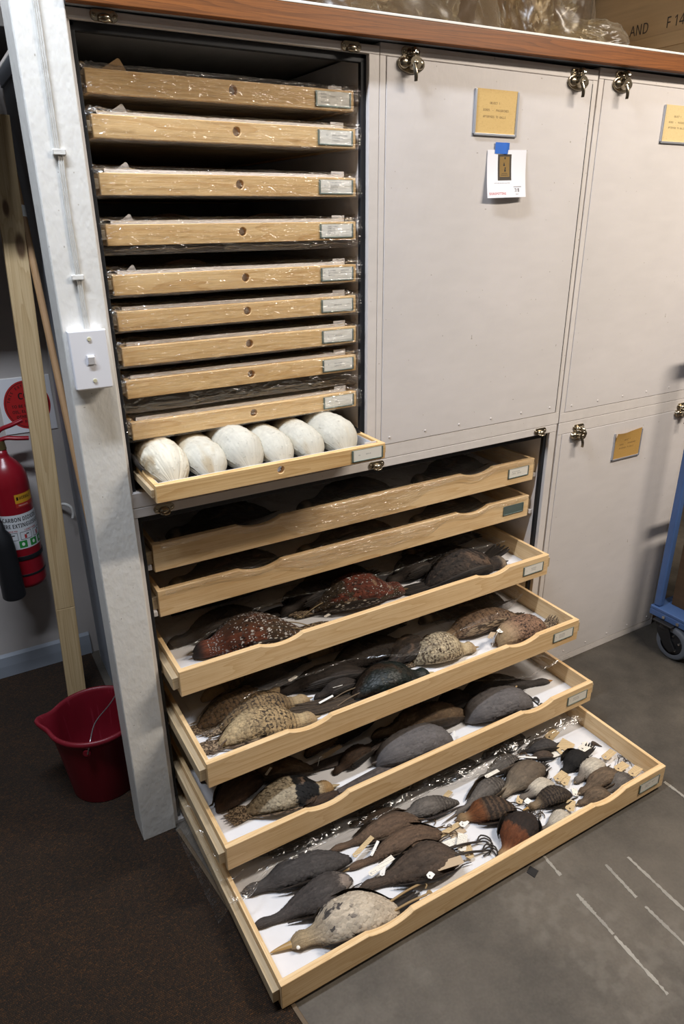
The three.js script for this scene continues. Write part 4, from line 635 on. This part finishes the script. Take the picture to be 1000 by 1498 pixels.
// rear rows under the film, dim in the depth of the trays
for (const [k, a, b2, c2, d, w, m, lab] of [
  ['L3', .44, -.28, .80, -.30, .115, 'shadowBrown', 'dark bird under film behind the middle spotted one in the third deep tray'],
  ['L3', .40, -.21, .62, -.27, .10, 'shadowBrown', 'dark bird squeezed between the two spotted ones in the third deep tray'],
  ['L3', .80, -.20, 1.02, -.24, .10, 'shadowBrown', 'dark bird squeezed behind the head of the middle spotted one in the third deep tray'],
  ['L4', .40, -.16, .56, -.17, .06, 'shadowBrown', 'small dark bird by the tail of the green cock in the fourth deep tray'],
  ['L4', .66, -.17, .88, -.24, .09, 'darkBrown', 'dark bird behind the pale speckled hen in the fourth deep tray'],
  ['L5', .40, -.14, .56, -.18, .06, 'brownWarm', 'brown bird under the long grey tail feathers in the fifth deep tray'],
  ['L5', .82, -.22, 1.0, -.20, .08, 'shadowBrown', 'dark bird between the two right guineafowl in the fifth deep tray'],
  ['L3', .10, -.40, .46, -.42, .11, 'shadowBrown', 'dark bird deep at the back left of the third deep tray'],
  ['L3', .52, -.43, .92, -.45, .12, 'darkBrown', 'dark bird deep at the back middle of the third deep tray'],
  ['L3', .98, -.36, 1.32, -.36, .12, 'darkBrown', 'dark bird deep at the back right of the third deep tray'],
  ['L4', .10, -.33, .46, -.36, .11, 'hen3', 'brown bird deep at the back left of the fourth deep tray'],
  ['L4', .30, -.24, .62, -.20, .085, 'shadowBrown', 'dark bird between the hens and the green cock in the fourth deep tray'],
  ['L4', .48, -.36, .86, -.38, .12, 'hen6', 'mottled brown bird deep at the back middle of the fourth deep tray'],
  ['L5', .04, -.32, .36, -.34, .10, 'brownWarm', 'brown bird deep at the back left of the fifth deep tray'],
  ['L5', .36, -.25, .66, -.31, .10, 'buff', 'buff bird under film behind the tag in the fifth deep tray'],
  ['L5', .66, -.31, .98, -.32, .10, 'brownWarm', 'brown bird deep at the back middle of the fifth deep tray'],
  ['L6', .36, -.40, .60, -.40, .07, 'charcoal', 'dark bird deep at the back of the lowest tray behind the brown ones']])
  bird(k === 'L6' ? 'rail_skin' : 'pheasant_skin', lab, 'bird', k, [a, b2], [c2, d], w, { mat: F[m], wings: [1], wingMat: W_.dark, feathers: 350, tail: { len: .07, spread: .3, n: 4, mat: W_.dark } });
// dark birds lying further in, seen only as humps over the fronts of the closed trays
[['L1', .08, .42, -.16, 'left'], ['L1', .50, .86, -.15, 'middle'], ['L1', .95, 1.28, -.16, 'right'], ['L2', .06, .42, -.12, 'left'], ['L2', .48, .86, -.12, 'middle'], ['L2', .93, 1.27, -.13, 'right']].forEach(([k, a, b2, z, w]) =>
  bird('raptor_skin', `dark bird under plastic at the ${w} of the ${k === 'L1' ? 'uppermost' : 'second'} deep tray`, 'bird', k, [a, z], [b2, z - .02], .10, { mat: F.darkBrown, wings: [1], wingMat: W_.dark, feathers: 400, H: .075 }));
[['T3', .07, .30, 'left', 'third'], ['T4', .06, .28, 'left', 'fourth'], ['T4', .30, .56, 'right', 'fourth'], ['T5', .07, .32, 'left', 'fifth'], ['T8', .10, .36, 'left', 'eighth']].forEach(([k, a, b2, w, n]) =>
  bird('wader_skin', `brown bird showing over the front at the ${w} of the ${n} shallow tray`, 'bird', k, [a, -.12], [b2, -.13], .075, { mat: F.brown, wings: [1], wingMat: W_.brown, feathers: 300, H: .058 }));

// ------------------------------------------------------------------ clear plastic film
const ridge = (x, y, s) => 1 - Math.abs(n3(x, y, s) * 2 - 1);
const crink = (x, y, s) => .5 * Math.pow(ridge(x, y, s), 3) + .3 * Math.pow(ridge(x * 2.3 + 7, y * 2.3, s + 5), 3) + .2 * ridge(x * 5, y * 5, s + 9);
function film(label, geo) { const q = geo.attributes.uv, b = geo.boundingBox || (geo.computeBoundingBox(), geo.boundingBox); for (let i = 0; i < q.count; i++) q.setXY(i, q.getX(i) * (b.max.x - b.min.x), q.getY(i) * .8); return single('plastic_film', label, 'plastic film', geo, M.film); }
upper.forEach(([y, z], i) => {
  if (i > 8) return; const T = TRAY['T' + (i + 1)], x0 = T.pos[0] - .014, x1 = T.pos[0] + UW + .012, yb = T.pos[1], hang = i === 7 ? .034 : i === 3 ? .016 : .002, sd = 300 + i * 13;
  const prof = [[-.09, -.006], [-.012, -.004 - hang], [.005, .002 - hang * .6], [.0055, UH * .55], [.0055, UH - .002], [-.002, UH + .006], [-.026, UH + .0125], [-.09, UH + .012], [-.30, UH + .011], [-.62, UH + .010]];
  const curve = new THREE.CatmullRomCurve3(prof.map(p => new THREE.Vector3(0, p[1], p[0])), false, 'catmullrom', .35), N = 90;
  const g = grid(200, 110, (u, v) => {
    const w = Math.pow(v, 1.5), p = curve.getPoint(w), x = mix(x0, x1, u), e = Math.pow(Math.abs(u - .5) * 2, 6), front = clamp(1 - Math.abs(w - .45) * 3);
    const c = crink(x * 17 + i * 9, w * 22, sd) * 1.15, c2 = n3(x * 6, w * 5, sd + 40) - .5;
    return [x + .006 * e * Math.sign(u - .5) * (c - .4), yb + p.y + (w > .5 ? (.003 + .010 * e) * (c - .3) + .004 * c2 - .004 * e : .003 * c2) + .004 * (c - .4) * e, z + p.z + Math.max(-.004, front * ((.004 + .006 * e) * c + .004 * c2 + .0008)) - .002 * e];
  });
  film(`clear plastic film wrapped over the ${['topmost', 'second', 'third', 'fourth', 'fifth', 'sixth', 'seventh', 'eighth', 'ninth'][i]} shallow tray`, g);
});
function drape(key, label, drop, sd) {   // film lying over a whole deep tray and hanging over its front
  const T = TRAY[key], x0 = T.pos[0] + .02, x1 = T.pos[0] + LW - .01, top = T.pos[1] + LH, z = T.pos[2];
  const g = grid(150, 70, (u, v) => {
    const x = mix(x0, x1, u), c = crink(x * 9, v * 6, sd), c2 = n3(x * 5, v * 4, sd + 4) - .5, d = drop(x - T.pos[0]); const xl = x - T.pos[0];
    const sc = k => (xl > k && xl < k + .135) ? .012 * Math.sin(Math.PI * (xl - k) / .135) : 0; const dip = sc(.24) + sc(1.04);
    if (v > .62) { const s = (v - .62) / .38, a = Math.min(1, s * 5); return [x, top + .004 - dip - Math.max(0, s - .15) * d * 1.18 + (1 - a) * .004 * c, z - .012 + a * .0165 + .008 * c * a + .005 * Math.abs(c2) * a]; }
    const s = v / .62; return [x, top + .006 - dip * s * s * s + .012 * (c - .3) * sm(1, .85, s) + .010 * c2 * sm(1, .8, s), z - .72 + s * .708];
  });
  film(label, g);
}
drape('L1', 'clear plastic film draped over the uppermost deep tray, hanging down its front', x => .012 + .050 * sm(.34, .44, x) * sm(.93, .80, x) + .012 * n3(x * 12, 3, 5), 611);
drape('L2', 'clear plastic film draped over the second deep tray, edge on its front panel', x => .012 + .034 * sm(.34, .46, x) * sm(1.0, .9, x) + .01 * n3(x * 12, 9, 5), 631);
function rear(key, label, x0, x1, edge, hf, sd, roll = .0035) {   // film thrown back over the rear of a deep tray, front edge curled
  const T = TRAY[key], top = T.pos[1] + LH, zb = -.86;
  const g = grid(170, 64, (u, v) => {
    const x = mix(x0, x1, u), ze = edge(x), c = crink(x * 11, v * 7 + x * 2, sd), c2 = n3(x * 7, v * 5, sd + 3) - .5;
    if (v > .9) { const a = (v - .9) / .1 * 4.2; return [T.pos[0] + x, top + hf(x, 1) + roll * (1 - Math.cos(a)) - roll * .2 + .016 * (c - .4) * (1 - (v - .9) * 4), T.pos[2] + ze + roll * Math.sin(a) + .004 * c2]; }
    const s = v / .9; return [T.pos[0] + x, top + hf(x, s) + .020 * (c - .35) + .012 * c2, T.pos[2] + mix(zb, ze, s)];
  });
  film(label, g);
}
rear('L3', 'clear plastic film pushed back over the birds of the third deep tray', .02, 1.30, x => -.20 + .05 * n3(x * 5, 1, 3) + .05 * sm(.25, .05, x), (x, s) => .002 + .012 * s * (1 - s), 701);
rear('L4', 'clear plastic film pushed back over the pheasants of the fourth deep tray', .03, 1.30, x => -.24 + .06 * n3(x * 5, 2, 3) + .07 * sm(.5, .75, x) * sm(1.3, 1.0, x) + .08 * sm(.22, .05, x), (x, s) => .004 + .02 * s * (1 - s) + .012 * sm(.6, .9, x), 721);
rear('L5', 'clear plastic film pushed back in the fifth deep tray, folded over its right side', .03, 1.385, x => -.27 + .05 * n3(x * 5, 3, 3) + .10 * sm(.8, 1.2, x), (x, s) => .002 + .02 * s * (1 - s) + .016 * sm(1.0, 1.3, x), 741);
rear('L6', 'clear plastic film heaped at the back of the lowest tray', -.06, 1.33, x => -.315 + .045 * n3(x * 6, 4, 3) + .05 * sm(.12, .02, x), (x, s) => .004 - .022 * sm(.86, 1, s) * sm(.1, .3, x) - .045 * sm(-.02, -.06, x), 761, .004);

// ------------------------------------------------------------------ left alcove: extinguisher, sign, plank, pole, bucket
{
  const t = thing('warning_sign', 'white sign with a red disc about the carbon dioxide extinguisher on the back wall', 'sign', [-.10, 1.10, RZ0]);
  const tex = canvasTex(512, 512, (g, w, h) => {
    g.fillStyle = '#d9d9dc'; g.fillRect(0, 0, w, h); g.fillStyle = '#a81e1e'; g.beginPath(); g.arc(w / 2, h / 2, 226, 0, 7); g.fill(); g.strokeStyle = '#1c1212'; g.lineWidth = 5; g.beginPath(); g.arc(w / 2, h / 2, 208, 0, 7); g.stroke();
    g.fillStyle = '#1a1010'; g.textAlign = 'center'; g.font = 'bold 36px sans-serif'; const s = 'THIS EXTINGUISHER'; for (let i = 0; i < s.length; i++) { g.save(); g.translate(w / 2, h / 2); g.rotate((i - 8) * .165); g.fillText(s[i], 0, -166); g.restore(); }
    g.font = 'bold 84px sans-serif'; g.fillText('CO2', w / 2, 200); g.font = 'bold 40px sans-serif'; g.fillText('TO BE USED FOR', w / 2, 276, 390); g.fillText('OIL, ELECTRICAL', w / 2, 326, 390); g.fillText('OTHER CLASS', w / 2, 376, 270); g.fillText('FIRES', w / 2, 424);
  });
  part(t, 'backing', bx(-.09, -.102, .0002, .09, .102, .003, .001), M.white); const f = new THREE.PlaneGeometry(.178, .202); f.translate(0, 0, .0034); part(t, 'printed_face', f, std({ map: tex, roughness: .5 }));
}
{
  const X = -.222, Z = -1.0, t = thing('fire_extinguisher', 'red carbon dioxide fire extinguisher with a black discharge horn on the back wall', 'extinguisher', [X, .445, Z]);
  part(t, 'cylinder', lathe([[0, 0], [.058, 0], [.066, .006], [.07, .02], [.07, .40], [.067, .43], [.058, .458], [.042, .482], [.026, .498], [.020, .510], [.018, .53], [0, .53]], 48), M.red);
  part(t, 'base_band', lathe([[.0703, .052], [.0712, .053], [.0712, .060], [.0703, .061]], 48), M.black);
  part(t, 'valve', merge([(() => { const g = cyl(.017, .02, .03, 20); g.translate(0, .545, 0); return g; })(), (() => { const g = cyl(.012, .012, .05, 16); g.rotateZ(Math.PI / 2); g.translate(-.02, .556, 0); return g; })()]), std({ color: 0x8a7a50, metalness: .8, roughness: .4 }));
  const lev = (pts) => { const gs = [tube(pts, .008, 20, 8)]; gs[0].scale(1, 1, 1.5); return gs[0]; };
  part(t, 'lever', lev([[-.02, .565, 0], [.01, .60, .004], [.05, .615, .01], [.085, .628, .012]]), M.red); part(t, 'carry_handle', lev([[-.015, .556, 0], [.02, .568, .004], [.06, .564, .01], [.095, .560, .012]]), M.red);
  const wrap = (a0, a1, y0, y1, tex) => { const g = grid(24, 4, (u, v) => { const a = mix(a0, a1, u); return [Math.sin(a) * .0706, mix(y0, y1, v), Math.cos(a) * .0706]; }); return [g, std({ map: tex, roughness: .4 })]; };
  const lab = canvasTex(512, 300, (g, w, h) => { g.fillStyle = '#d6d8da'; g.fillRect(0, 0, w, h); g.fillStyle = '#161616'; g.font = 'bold 48px sans-serif'; g.fillText('CARBON DIOXIDE', 40, 58, 440); g.fillText('FIRE EXTINGUISHER', 20, 112, 480); g.fillStyle = '#a02020'; g.font = 'bold 20px sans-serif'; g.fillText('1 REMOVE PIN', 40, 146, 150); g.fillText('2 DIRECT HORN', 250, 146, 160); g.strokeStyle = '#202020'; g.lineWidth = 4; for (const x of [50, 200, 350]) { g.strokeRect(x, 154, 120, 64); g.fillStyle = '#b03030'; g.fillRect(x + 40, 178, 24, 34); g.fillStyle = '#303030'; g.fillRect(x + 62, 170, 30, 10); } g.fillStyle = '#2a8a3c'; for (const x of [170, 290, 400]) { g.fillRect(x, 228, 84, 62); g.fillStyle = '#e4ece4'; g.beginPath(); g.arc(x + 42, 258, 16, 0, 7); g.fill(); g.fillStyle = '#2a8a3c'; } });
  part(t, 'instruction_label', ...wrap(-.9, 1.5, .165, .30, lab), 'white printed instruction label');
  const yl = canvasTex(256, 96, (g, w, h) => { g.fillStyle = '#d29a28'; g.fillRect(0, 0, w, h * .68); g.fillStyle = '#b03028'; g.fillRect(0, h * .68, w, h); g.fillStyle = '#201810'; g.font = 'bold 32px sans-serif'; g.fillText('WORMALD', 48, 40); g.fillRect(18, 18, 22, 24); g.fillStyle = '#e8dcd0'; g.font = '12px sans-serif'; g.fillText('CARBON DIOXIDE 5KG', 30, 86); });
  part(t, 'brand_label', ...wrap(.1, 1.2, .325, .375, yl), 'yellow maker label');
  const hn = lathe([[0, .0], [.036, .0], [.040, .006], [.036, .20], [.031, .245], [.016, .268], [.012, .30], [0, .30]], 28); hn.translate(-.06, .0, .105); part(t, 'discharge_horn', hn, M.black, 'black discharge horn');
  part(t, 'hose', tube([[-.06, .30, .105], [-.075, .40, .09], [-.07, .50, .05], [-.03, .555, .01]], .010, 24, 8), M.black);
  part(t, 'wall_bracket', merge([bx(-.03, .10, -.09, .03, .42, -.069, .003), lathe([[.0712, .118], [.0725, .12], [.0725, .134], [.0712, .136]], 40)]), M.black);
}
function bar(a, b, w, d, roll = 0) { const A = new THREE.Vector3(...a), B = new THREE.Vector3(...b), L = A.distanceTo(B), g = new RoundedBoxGeometry(w, L, d, 1, .002); uvw(g, 'y'); g.rotateY(roll); g.applyQuaternion(new THREE.Quaternion().setFromUnitVectors(new THREE.Vector3(0, 1, 0), B.clone().sub(A).normalize())); const m = A.add(B).multiplyScalar(.5); g.translate(m.x, m.y, m.z); return g; }
{
  const p = thing('timber_plank', 'pale knotty pine plank leaning against the back wall in front of the sign', 'plank');
  part(p, 'upper_length', bar([-.1322, .418, -.770], [-.066, 2.0, -.800], .066, .020), M.plank); part(p, 'lower_length', bar([-.149, .018, -.762], [-.1322, .4172, -.770], .066, .020), M.plank);
  const d = thing('timber_pole', 'thin round wooden pole leaning in the corner behind the post', 'pole');
  const A = new THREE.Vector3(-.0295, .012, -.304), B = new THREE.Vector3(-.040, 2.0, -.910), g = cyl(.011, .011, A.distanceTo(B), 16); uvw(g, 'y'); g.applyQuaternion(new THREE.Quaternion().setFromUnitVectors(new THREE.Vector3(0, 1, 0), B.clone().sub(A).normalize())); g.translate((A.x + B.x) / 2, (A.y + B.y) / 2, (A.z + B.z) / 2); part(d, 'shaft', g, M.dowel);
  const st = cyl(.0114, .0114, .034, 16, 1, true); st.applyQuaternion(new THREE.Quaternion().setFromUnitVectors(new THREE.Vector3(0, 1, 0), B.clone().sub(A).normalize())); const q = A.clone().lerp(B, .872); st.translate(q.x, q.y, q.z); part(d, 'price_sticker', st, M.white, 'white price sticker');
  const h = thing('wall_hook', 'white curved plastic hook on the back wall under the sign', 'hook', [-.03, .655, RZ0]);
  part(h, 'hook_arm', tube([[-.034, .036, .01], [-.020, .050, .03], [-.004, .053, .05], [.010, .040, .056], [.014, .012, .056], [.010, -.004, .056]], .0055, 26, 8), M.white); part(h, 'back_plate', bx(-.045, .015, 0, -.02, .06, .010, .002), M.white);
}
{
  const cx = -.150, cz = -.295, t = thing('bucket', 'red plastic bucket with a pouring lip standing on the carpet behind the post', 'bucket', [cx, .006, cz]);
  const spA = Math.atan2(-.28, -.96), Hh = .272;
  const ring = (r, y, a, lip) => { let d = Math.atan2(Math.sin(a - spA), Math.cos(a - spA)); const k = Math.exp(-d * d / .045) * lip; return [Math.cos(a) * (r + .034 * k), y + .012 * k, Math.sin(a) * (r + .034 * k)]; };
  const pr = [[0, .004, 0], [.098, .0, 0], [.104, .004, 0], [.121, .15, 0], [.132, .235, .25], [.135, .250, .7], [.143, .254, .9], [.146, .264, 1], [.142, .272, 1], [.135, .272, 1], [.131, .262, .9], [.127, .23, .3], [.117, .15, 0], [.100, .010, 0], [0, .010, 0]];
  part(t, 'bucket_body', grid(72, pr.length - 1, (u, v) => { const i = Math.round(v * (pr.length - 1)), q = pr[i]; return ring(q[0], q[1], -u * Math.PI * 2, q[2]); }, (u, v) => [u * 3, v * 1.4]), M.redBucket);
  const e0 = [-.055, .236, .128], e1 = [.095, .236, -.098];
  for (const e of [e0, e1]) { const g = cyl(.011, .012, .012, 14); g.rotateX(Math.PI / 2); g.rotateY(Math.atan2(e[0], e[2])); g.translate(e[0] * .99, e[1], e[2] * .99); part(t, 'handle_boss', g, M.redBucket); }
  part(t, 'wire_handle', tube([[e0[0], e0[1], e0[2] + .008], [e0[0] + .012, e0[1] + .030, e0[2] + .002], [-.012, .284, .068], [.05, .287, .0], [.098, .281, -.07], [e1[0] + .014, e1[1] + .02, e1[2] - .006]], .0021, 40, 8), M.steel, 'bent wire handle');
}

// ------------------------------------------------------------------ things on the worktop
function bag(name, label, cx, cz, w, h, d, sd, lean) {
  const y0 = 2.0995 + .0520 + cx * .0115 + w * .006;
  const g = grid(90, 46, (u, v) => {
    const a = u * Math.PI * 2, th = v * Math.PI * .5, c = crink(Math.cos(a) * 2.2 + 9, Math.sin(a) * 2.2 + v * 4, sd), c2 = n3(Math.cos(a) * 2 + 5, Math.sin(a) * 2 + v * 3, sd + 7) - .5;
    const r = Math.pow(Math.cos(th), .55) * (1 + .34 * c2 + .12 * (c - .4)), y = Math.pow(Math.sin(th), .9) * h * (1 + .34 * c2 + .10 * (c - .4));
    return [cx + Math.cos(a) * r * w / 2 + lean * y, y0 + Math.max(0, y), cz + Math.sin(a) * r * d / 2];
  });
  const t = thing(name, label, 'bag', [0, 0, 0]); part(t, 'outer_film', g, M.bagFilm);
  const g2 = grid(60, 30, (u, v) => { const a = u * Math.PI * 2, th = v * Math.PI * .5, c = crink(Math.cos(a) * 1.7 + 3, Math.sin(a) * 1.7 + v * 4, sd + 90); const r = Math.pow(Math.cos(th), .6) * (.55 + .5 * (c - .3)), y = Math.sin(th) * h * (.62 + .4 * (c - .4)); return [cx + Math.cos(a) * r * w / 2 + lean * y, y0 + .001 + Math.max(0, y), cz + Math.sin(a) * r * d / 2]; });
  part(t, 'inner_fold', g2, M.bagFilm); return t;
}
bag('plastic_bag', 'large crumpled clear bag at the left on the worktop', .93, -.18, .52, .26, .30, 811, -.05);
bag('plastic_bag', 'tall crumpled clear bag in the middle of the worktop', 1.40, -.22, .36, .30, .30, 831, .12);
bag('plastic_bag', 'low clear bag lying at the right end of the bags on the worktop', 1.50, -.10, .27, .075, .18, 851, .1);
{
  const mk = (label, x0, x1, z0, z1, h, mat, text) => { const y0 = 2.0995 + .0507 + x1 * .0115;
    const t = thing('cardboard_box', label, 'box', [x0, y0, z1]); const w = x1 - x0, d = z1 - z0, T = .005;
    part(t, 'box_wall', bx(0, 0, -d, T, h, 0, .001, 'z'), mat); part(t, 'box_wall', bx(w - T, 0, -d, w, h, 0, .001, 'z'), mat); part(t, 'box_wall', bx(T, 0, -T, w - T, h, 0, .001), mat); part(t, 'box_wall', bx(T, 0, -d, w - T, h, -d + T, .001), mat); part(t, 'box_base', bx(T, 0, -d + T, w - T, T, -T, .0005), mat);
    part(t, 'lid_band', merge([bx(-.004, .065, -d - .003, -.0002, .105, .003, .001, 'z'), bx(-.004, .065, .0002, w + .004, .105, .004, .001)]), mat);
    part(t, 'box_lid', bx(-.004, h, -d - .003, w + .004, h + .006, .004, .002), mat);
    if (text) { const tex = canvasTex(512, 128, (g, W, H) => { g.clearRect(0, 0, W, H); g.strokeStyle = '#2a2018'; g.fillStyle = '#2a2018'; g.font = '66px sans-serif'; g.fillText('AND', 20, 86, 150); g.fillText('F 1420', 270, 86, 220); }); const pl = new THREE.PlaneGeometry(.30, .085); pl.rotateY(-Math.PI / 2); pl.translate(-.0012, .135, -.195); part(t, 'handwriting', pl, std({ map: tex, transparent: true, roughness: .9 }), 'black felt pen writing'); }
  };
  mk('big cardboard box marked AND F at the right on the worktop', 2.0, 2.62, -.80, -.03, .55, M.cardboard, true);
  mk('dark brown cardboard box behind the bags on the worktop', .45, 1.96, -1.02, -.52, .42, M.cardboardDark, false);
}

// ------------------------------------------------------------------ trolley at the right
{
  const t = thing('trolley', 'blue flatbed trolley with a grey castor at the right edge', 'trolley', [2.05, 0, .09]);
  part(t, 'deck', bx(0, .185, 0, .62, .20, .78, .004), M.blue);
  part(t, 'deck_frame', merge([bx(0, .158, 0, .022, .1848, .78, .003, 'z'), bx(.598, .158, 0, .62, .1848, .78, .003, 'z'), bx(.022, .158, 0, .598, .1848, .02, .003), bx(.022, .158, .76, .598, .1848, .78, .003)]), M.blue);
  for (const z of [.07, .135, .45, .6]) { const g = cyl(.007, .007, .006, 12); g.rotateZ(Math.PI / 2); g.translate(-.002, .172, z); part(t, 'bolt', g, M.steel); }
  part(t, 'upright', bx(.008, .2002, .006, .040, 1.3, .038, .008, 'y'), M.blue); part(t, 'upright', bx(.58, .2002, .006, .612, 1.3, .038, .008, 'y'), M.blue);
  part(t, 'push_bar', bx(.008, 1.3002, .006, .612, 1.33, .038, .010), M.blue); part(t, 'cross_rail', bx(.0404, .672, .012, .5796, .70, .032, .006), M.blue);
  for (const [x, z] of [[.016, .080], [.56, .12], [.05, .66], [.56, .66]]) {
    const c = part(t, 'castor_fork', merge([bx(x - .04, .148, z - .045, x + .04, .1578, z + .045, .004), (() => { const g = cyl(.030, .034, .02, 24); g.translate(x, .139, z); return g; })(), ...[-1, 1].map(s => { const g = extr([[-.035, .0], [.028, .0], [.045, -.05], [.072, -.085], [.05, -.105], [.018, -.085], [-.02, -.04]], .004, .001); g.rotateY(-Math.PI / 2); g.translate(x + s * .026 + .002, .142, z); return g; })]), M.black, 'black castor fork');
    const wz = z + .045, ty = lathe([[.05, -.019], [.066, -.020], [.073, -.014], [.075, 0], [.073, .014], [.066, .020], [.05, .019]], 40); ty.rotateZ(Math.PI / 2); ty.translate(x, .0755, wz); const ct = part(t, 'castor_wheel', ty, M.rubber, 'grey rubber tyre');
    const hb = lathe([[0, -.017], [.02, -.018], [.024, -.012], [.045, -.012], [.0503, -.016], [.0503, .016], [.045, .012], [.024, .012], [.02, .018], [0, .017]], 32); hb.rotateZ(Math.PI / 2); hb.translate(x, .0755, wz); part(ct, 'hub', hb, M.black);
    for (let k = 0; k < 5; k++) { const g = cyl(.0045, .0045, .034, 10); g.rotateZ(Math.PI / 2); g.translate(x, .0755 + .033 * Math.cos(k * 1.257), wz + .033 * Math.sin(k * 1.257)); part(ct, 'hub_bolt', g, M.steel); }
  }
  const k = thing('cardboard_box', 'dark brown carton standing on the blue trolley behind its upright', 'box', [2.125, .2005, .135]);
  part(k, 'box_wall', bx(0, 0, 0, .005, .46, .50, .001, 'z'), M.cardboardDark); part(k, 'box_wall', bx(.425, 0, 0, .43, .46, .50, .001, 'z'), M.cardboardDark); part(k, 'box_wall', bx(.005, 0, .495, .425, .46, .50, .001), M.cardboardDark); part(k, 'box_wall', bx(.005, 0, 0, .425, .46, .005, .001), M.cardboardDark); part(k, 'box_lid', bx(-.003, .46, -.003, .433, .466, .503, .002), M.cardboardDark);
  struct('trim_4', bx(2.228, 0, -.06, 2.30, 2.1, -.02, .003, 'y'), M.dowel);
}
// ------------------------------------------------------------------ marks and scraps on the concrete
M.tape = std({ map: makeTex(128, 128, (u, v) => { const k = .8 + .25 * (fbm(u, v, 20, 20, 3, 991) - .3); return [.68 * k, .66 * k, .62 * k]; }), roughness: .7 });
function strip(lab, pts, w) {
  const n = 40, g = new THREE.BufferGeometry(), up = [], dn = [];
  for (let i = 0; i <= n; i++) { const s = i / n, x = mix(pts[0], pts[2], s), z = mix(pts[1], pts[3], s), k = w * (.28 + .30 * n3(s * 7, pts[0] * 50, 4) + .18 * (n3(s * 40, pts[0] * 70, 8) - .5)); up.push([x - k * .9 + .002 * (rnd() - .5), -z]); dn.push([x + k * .9 + .003 * (rnd() - .5), -z]); }
  const e = extr([...up, ...dn.reverse()], .0006, 0); e.rotateX(-Math.PI / 2); single('floor_tape', lab, 'tape', uvw(e), M.tape, 'worn tape strips on the concrete');
}
strip('worn white tape strip on the concrete, nearest the front of the lowest tray', [.880, .655, .872, .735], .012);
strip('worn white tape strip in the middle of the leftmost tape line on the concrete', [.866, .80, .858, .93], .012);
strip('worn white tape strip at the bottom of the leftmost tape line on the concrete', [.856, .935, .846, 1.10], .011);
strip('worn white tape strip starting the middle tape line on the concrete', [1.010, .775, .998, .89], .011);
strip('worn white tape strip at the lower end of the middle tape line', [.996, .92, .990, 1.10], .010);
strip('worn white tape strip on the rightmost tape line on the concrete', [1.086, .79, 1.074, 1.02], .012);
strip('short worn tape strip by the right corner of the lowest tray', [1.432, .655, 1.430, .80], .012);
{ const e = extr([[-.016, -.011], [.012, -.014], [.016, .012], [-.010, .014]], .0012, .0003); e.rotateX(-Math.PI / 2); e.rotateY(.5); e.translate(.812, .0003, .686); single('black_scrap', 'small square black scrap lying on the concrete by the lowest tray', 'scrap', uvw(e), M.black); }

renderer.render(scene, camera);
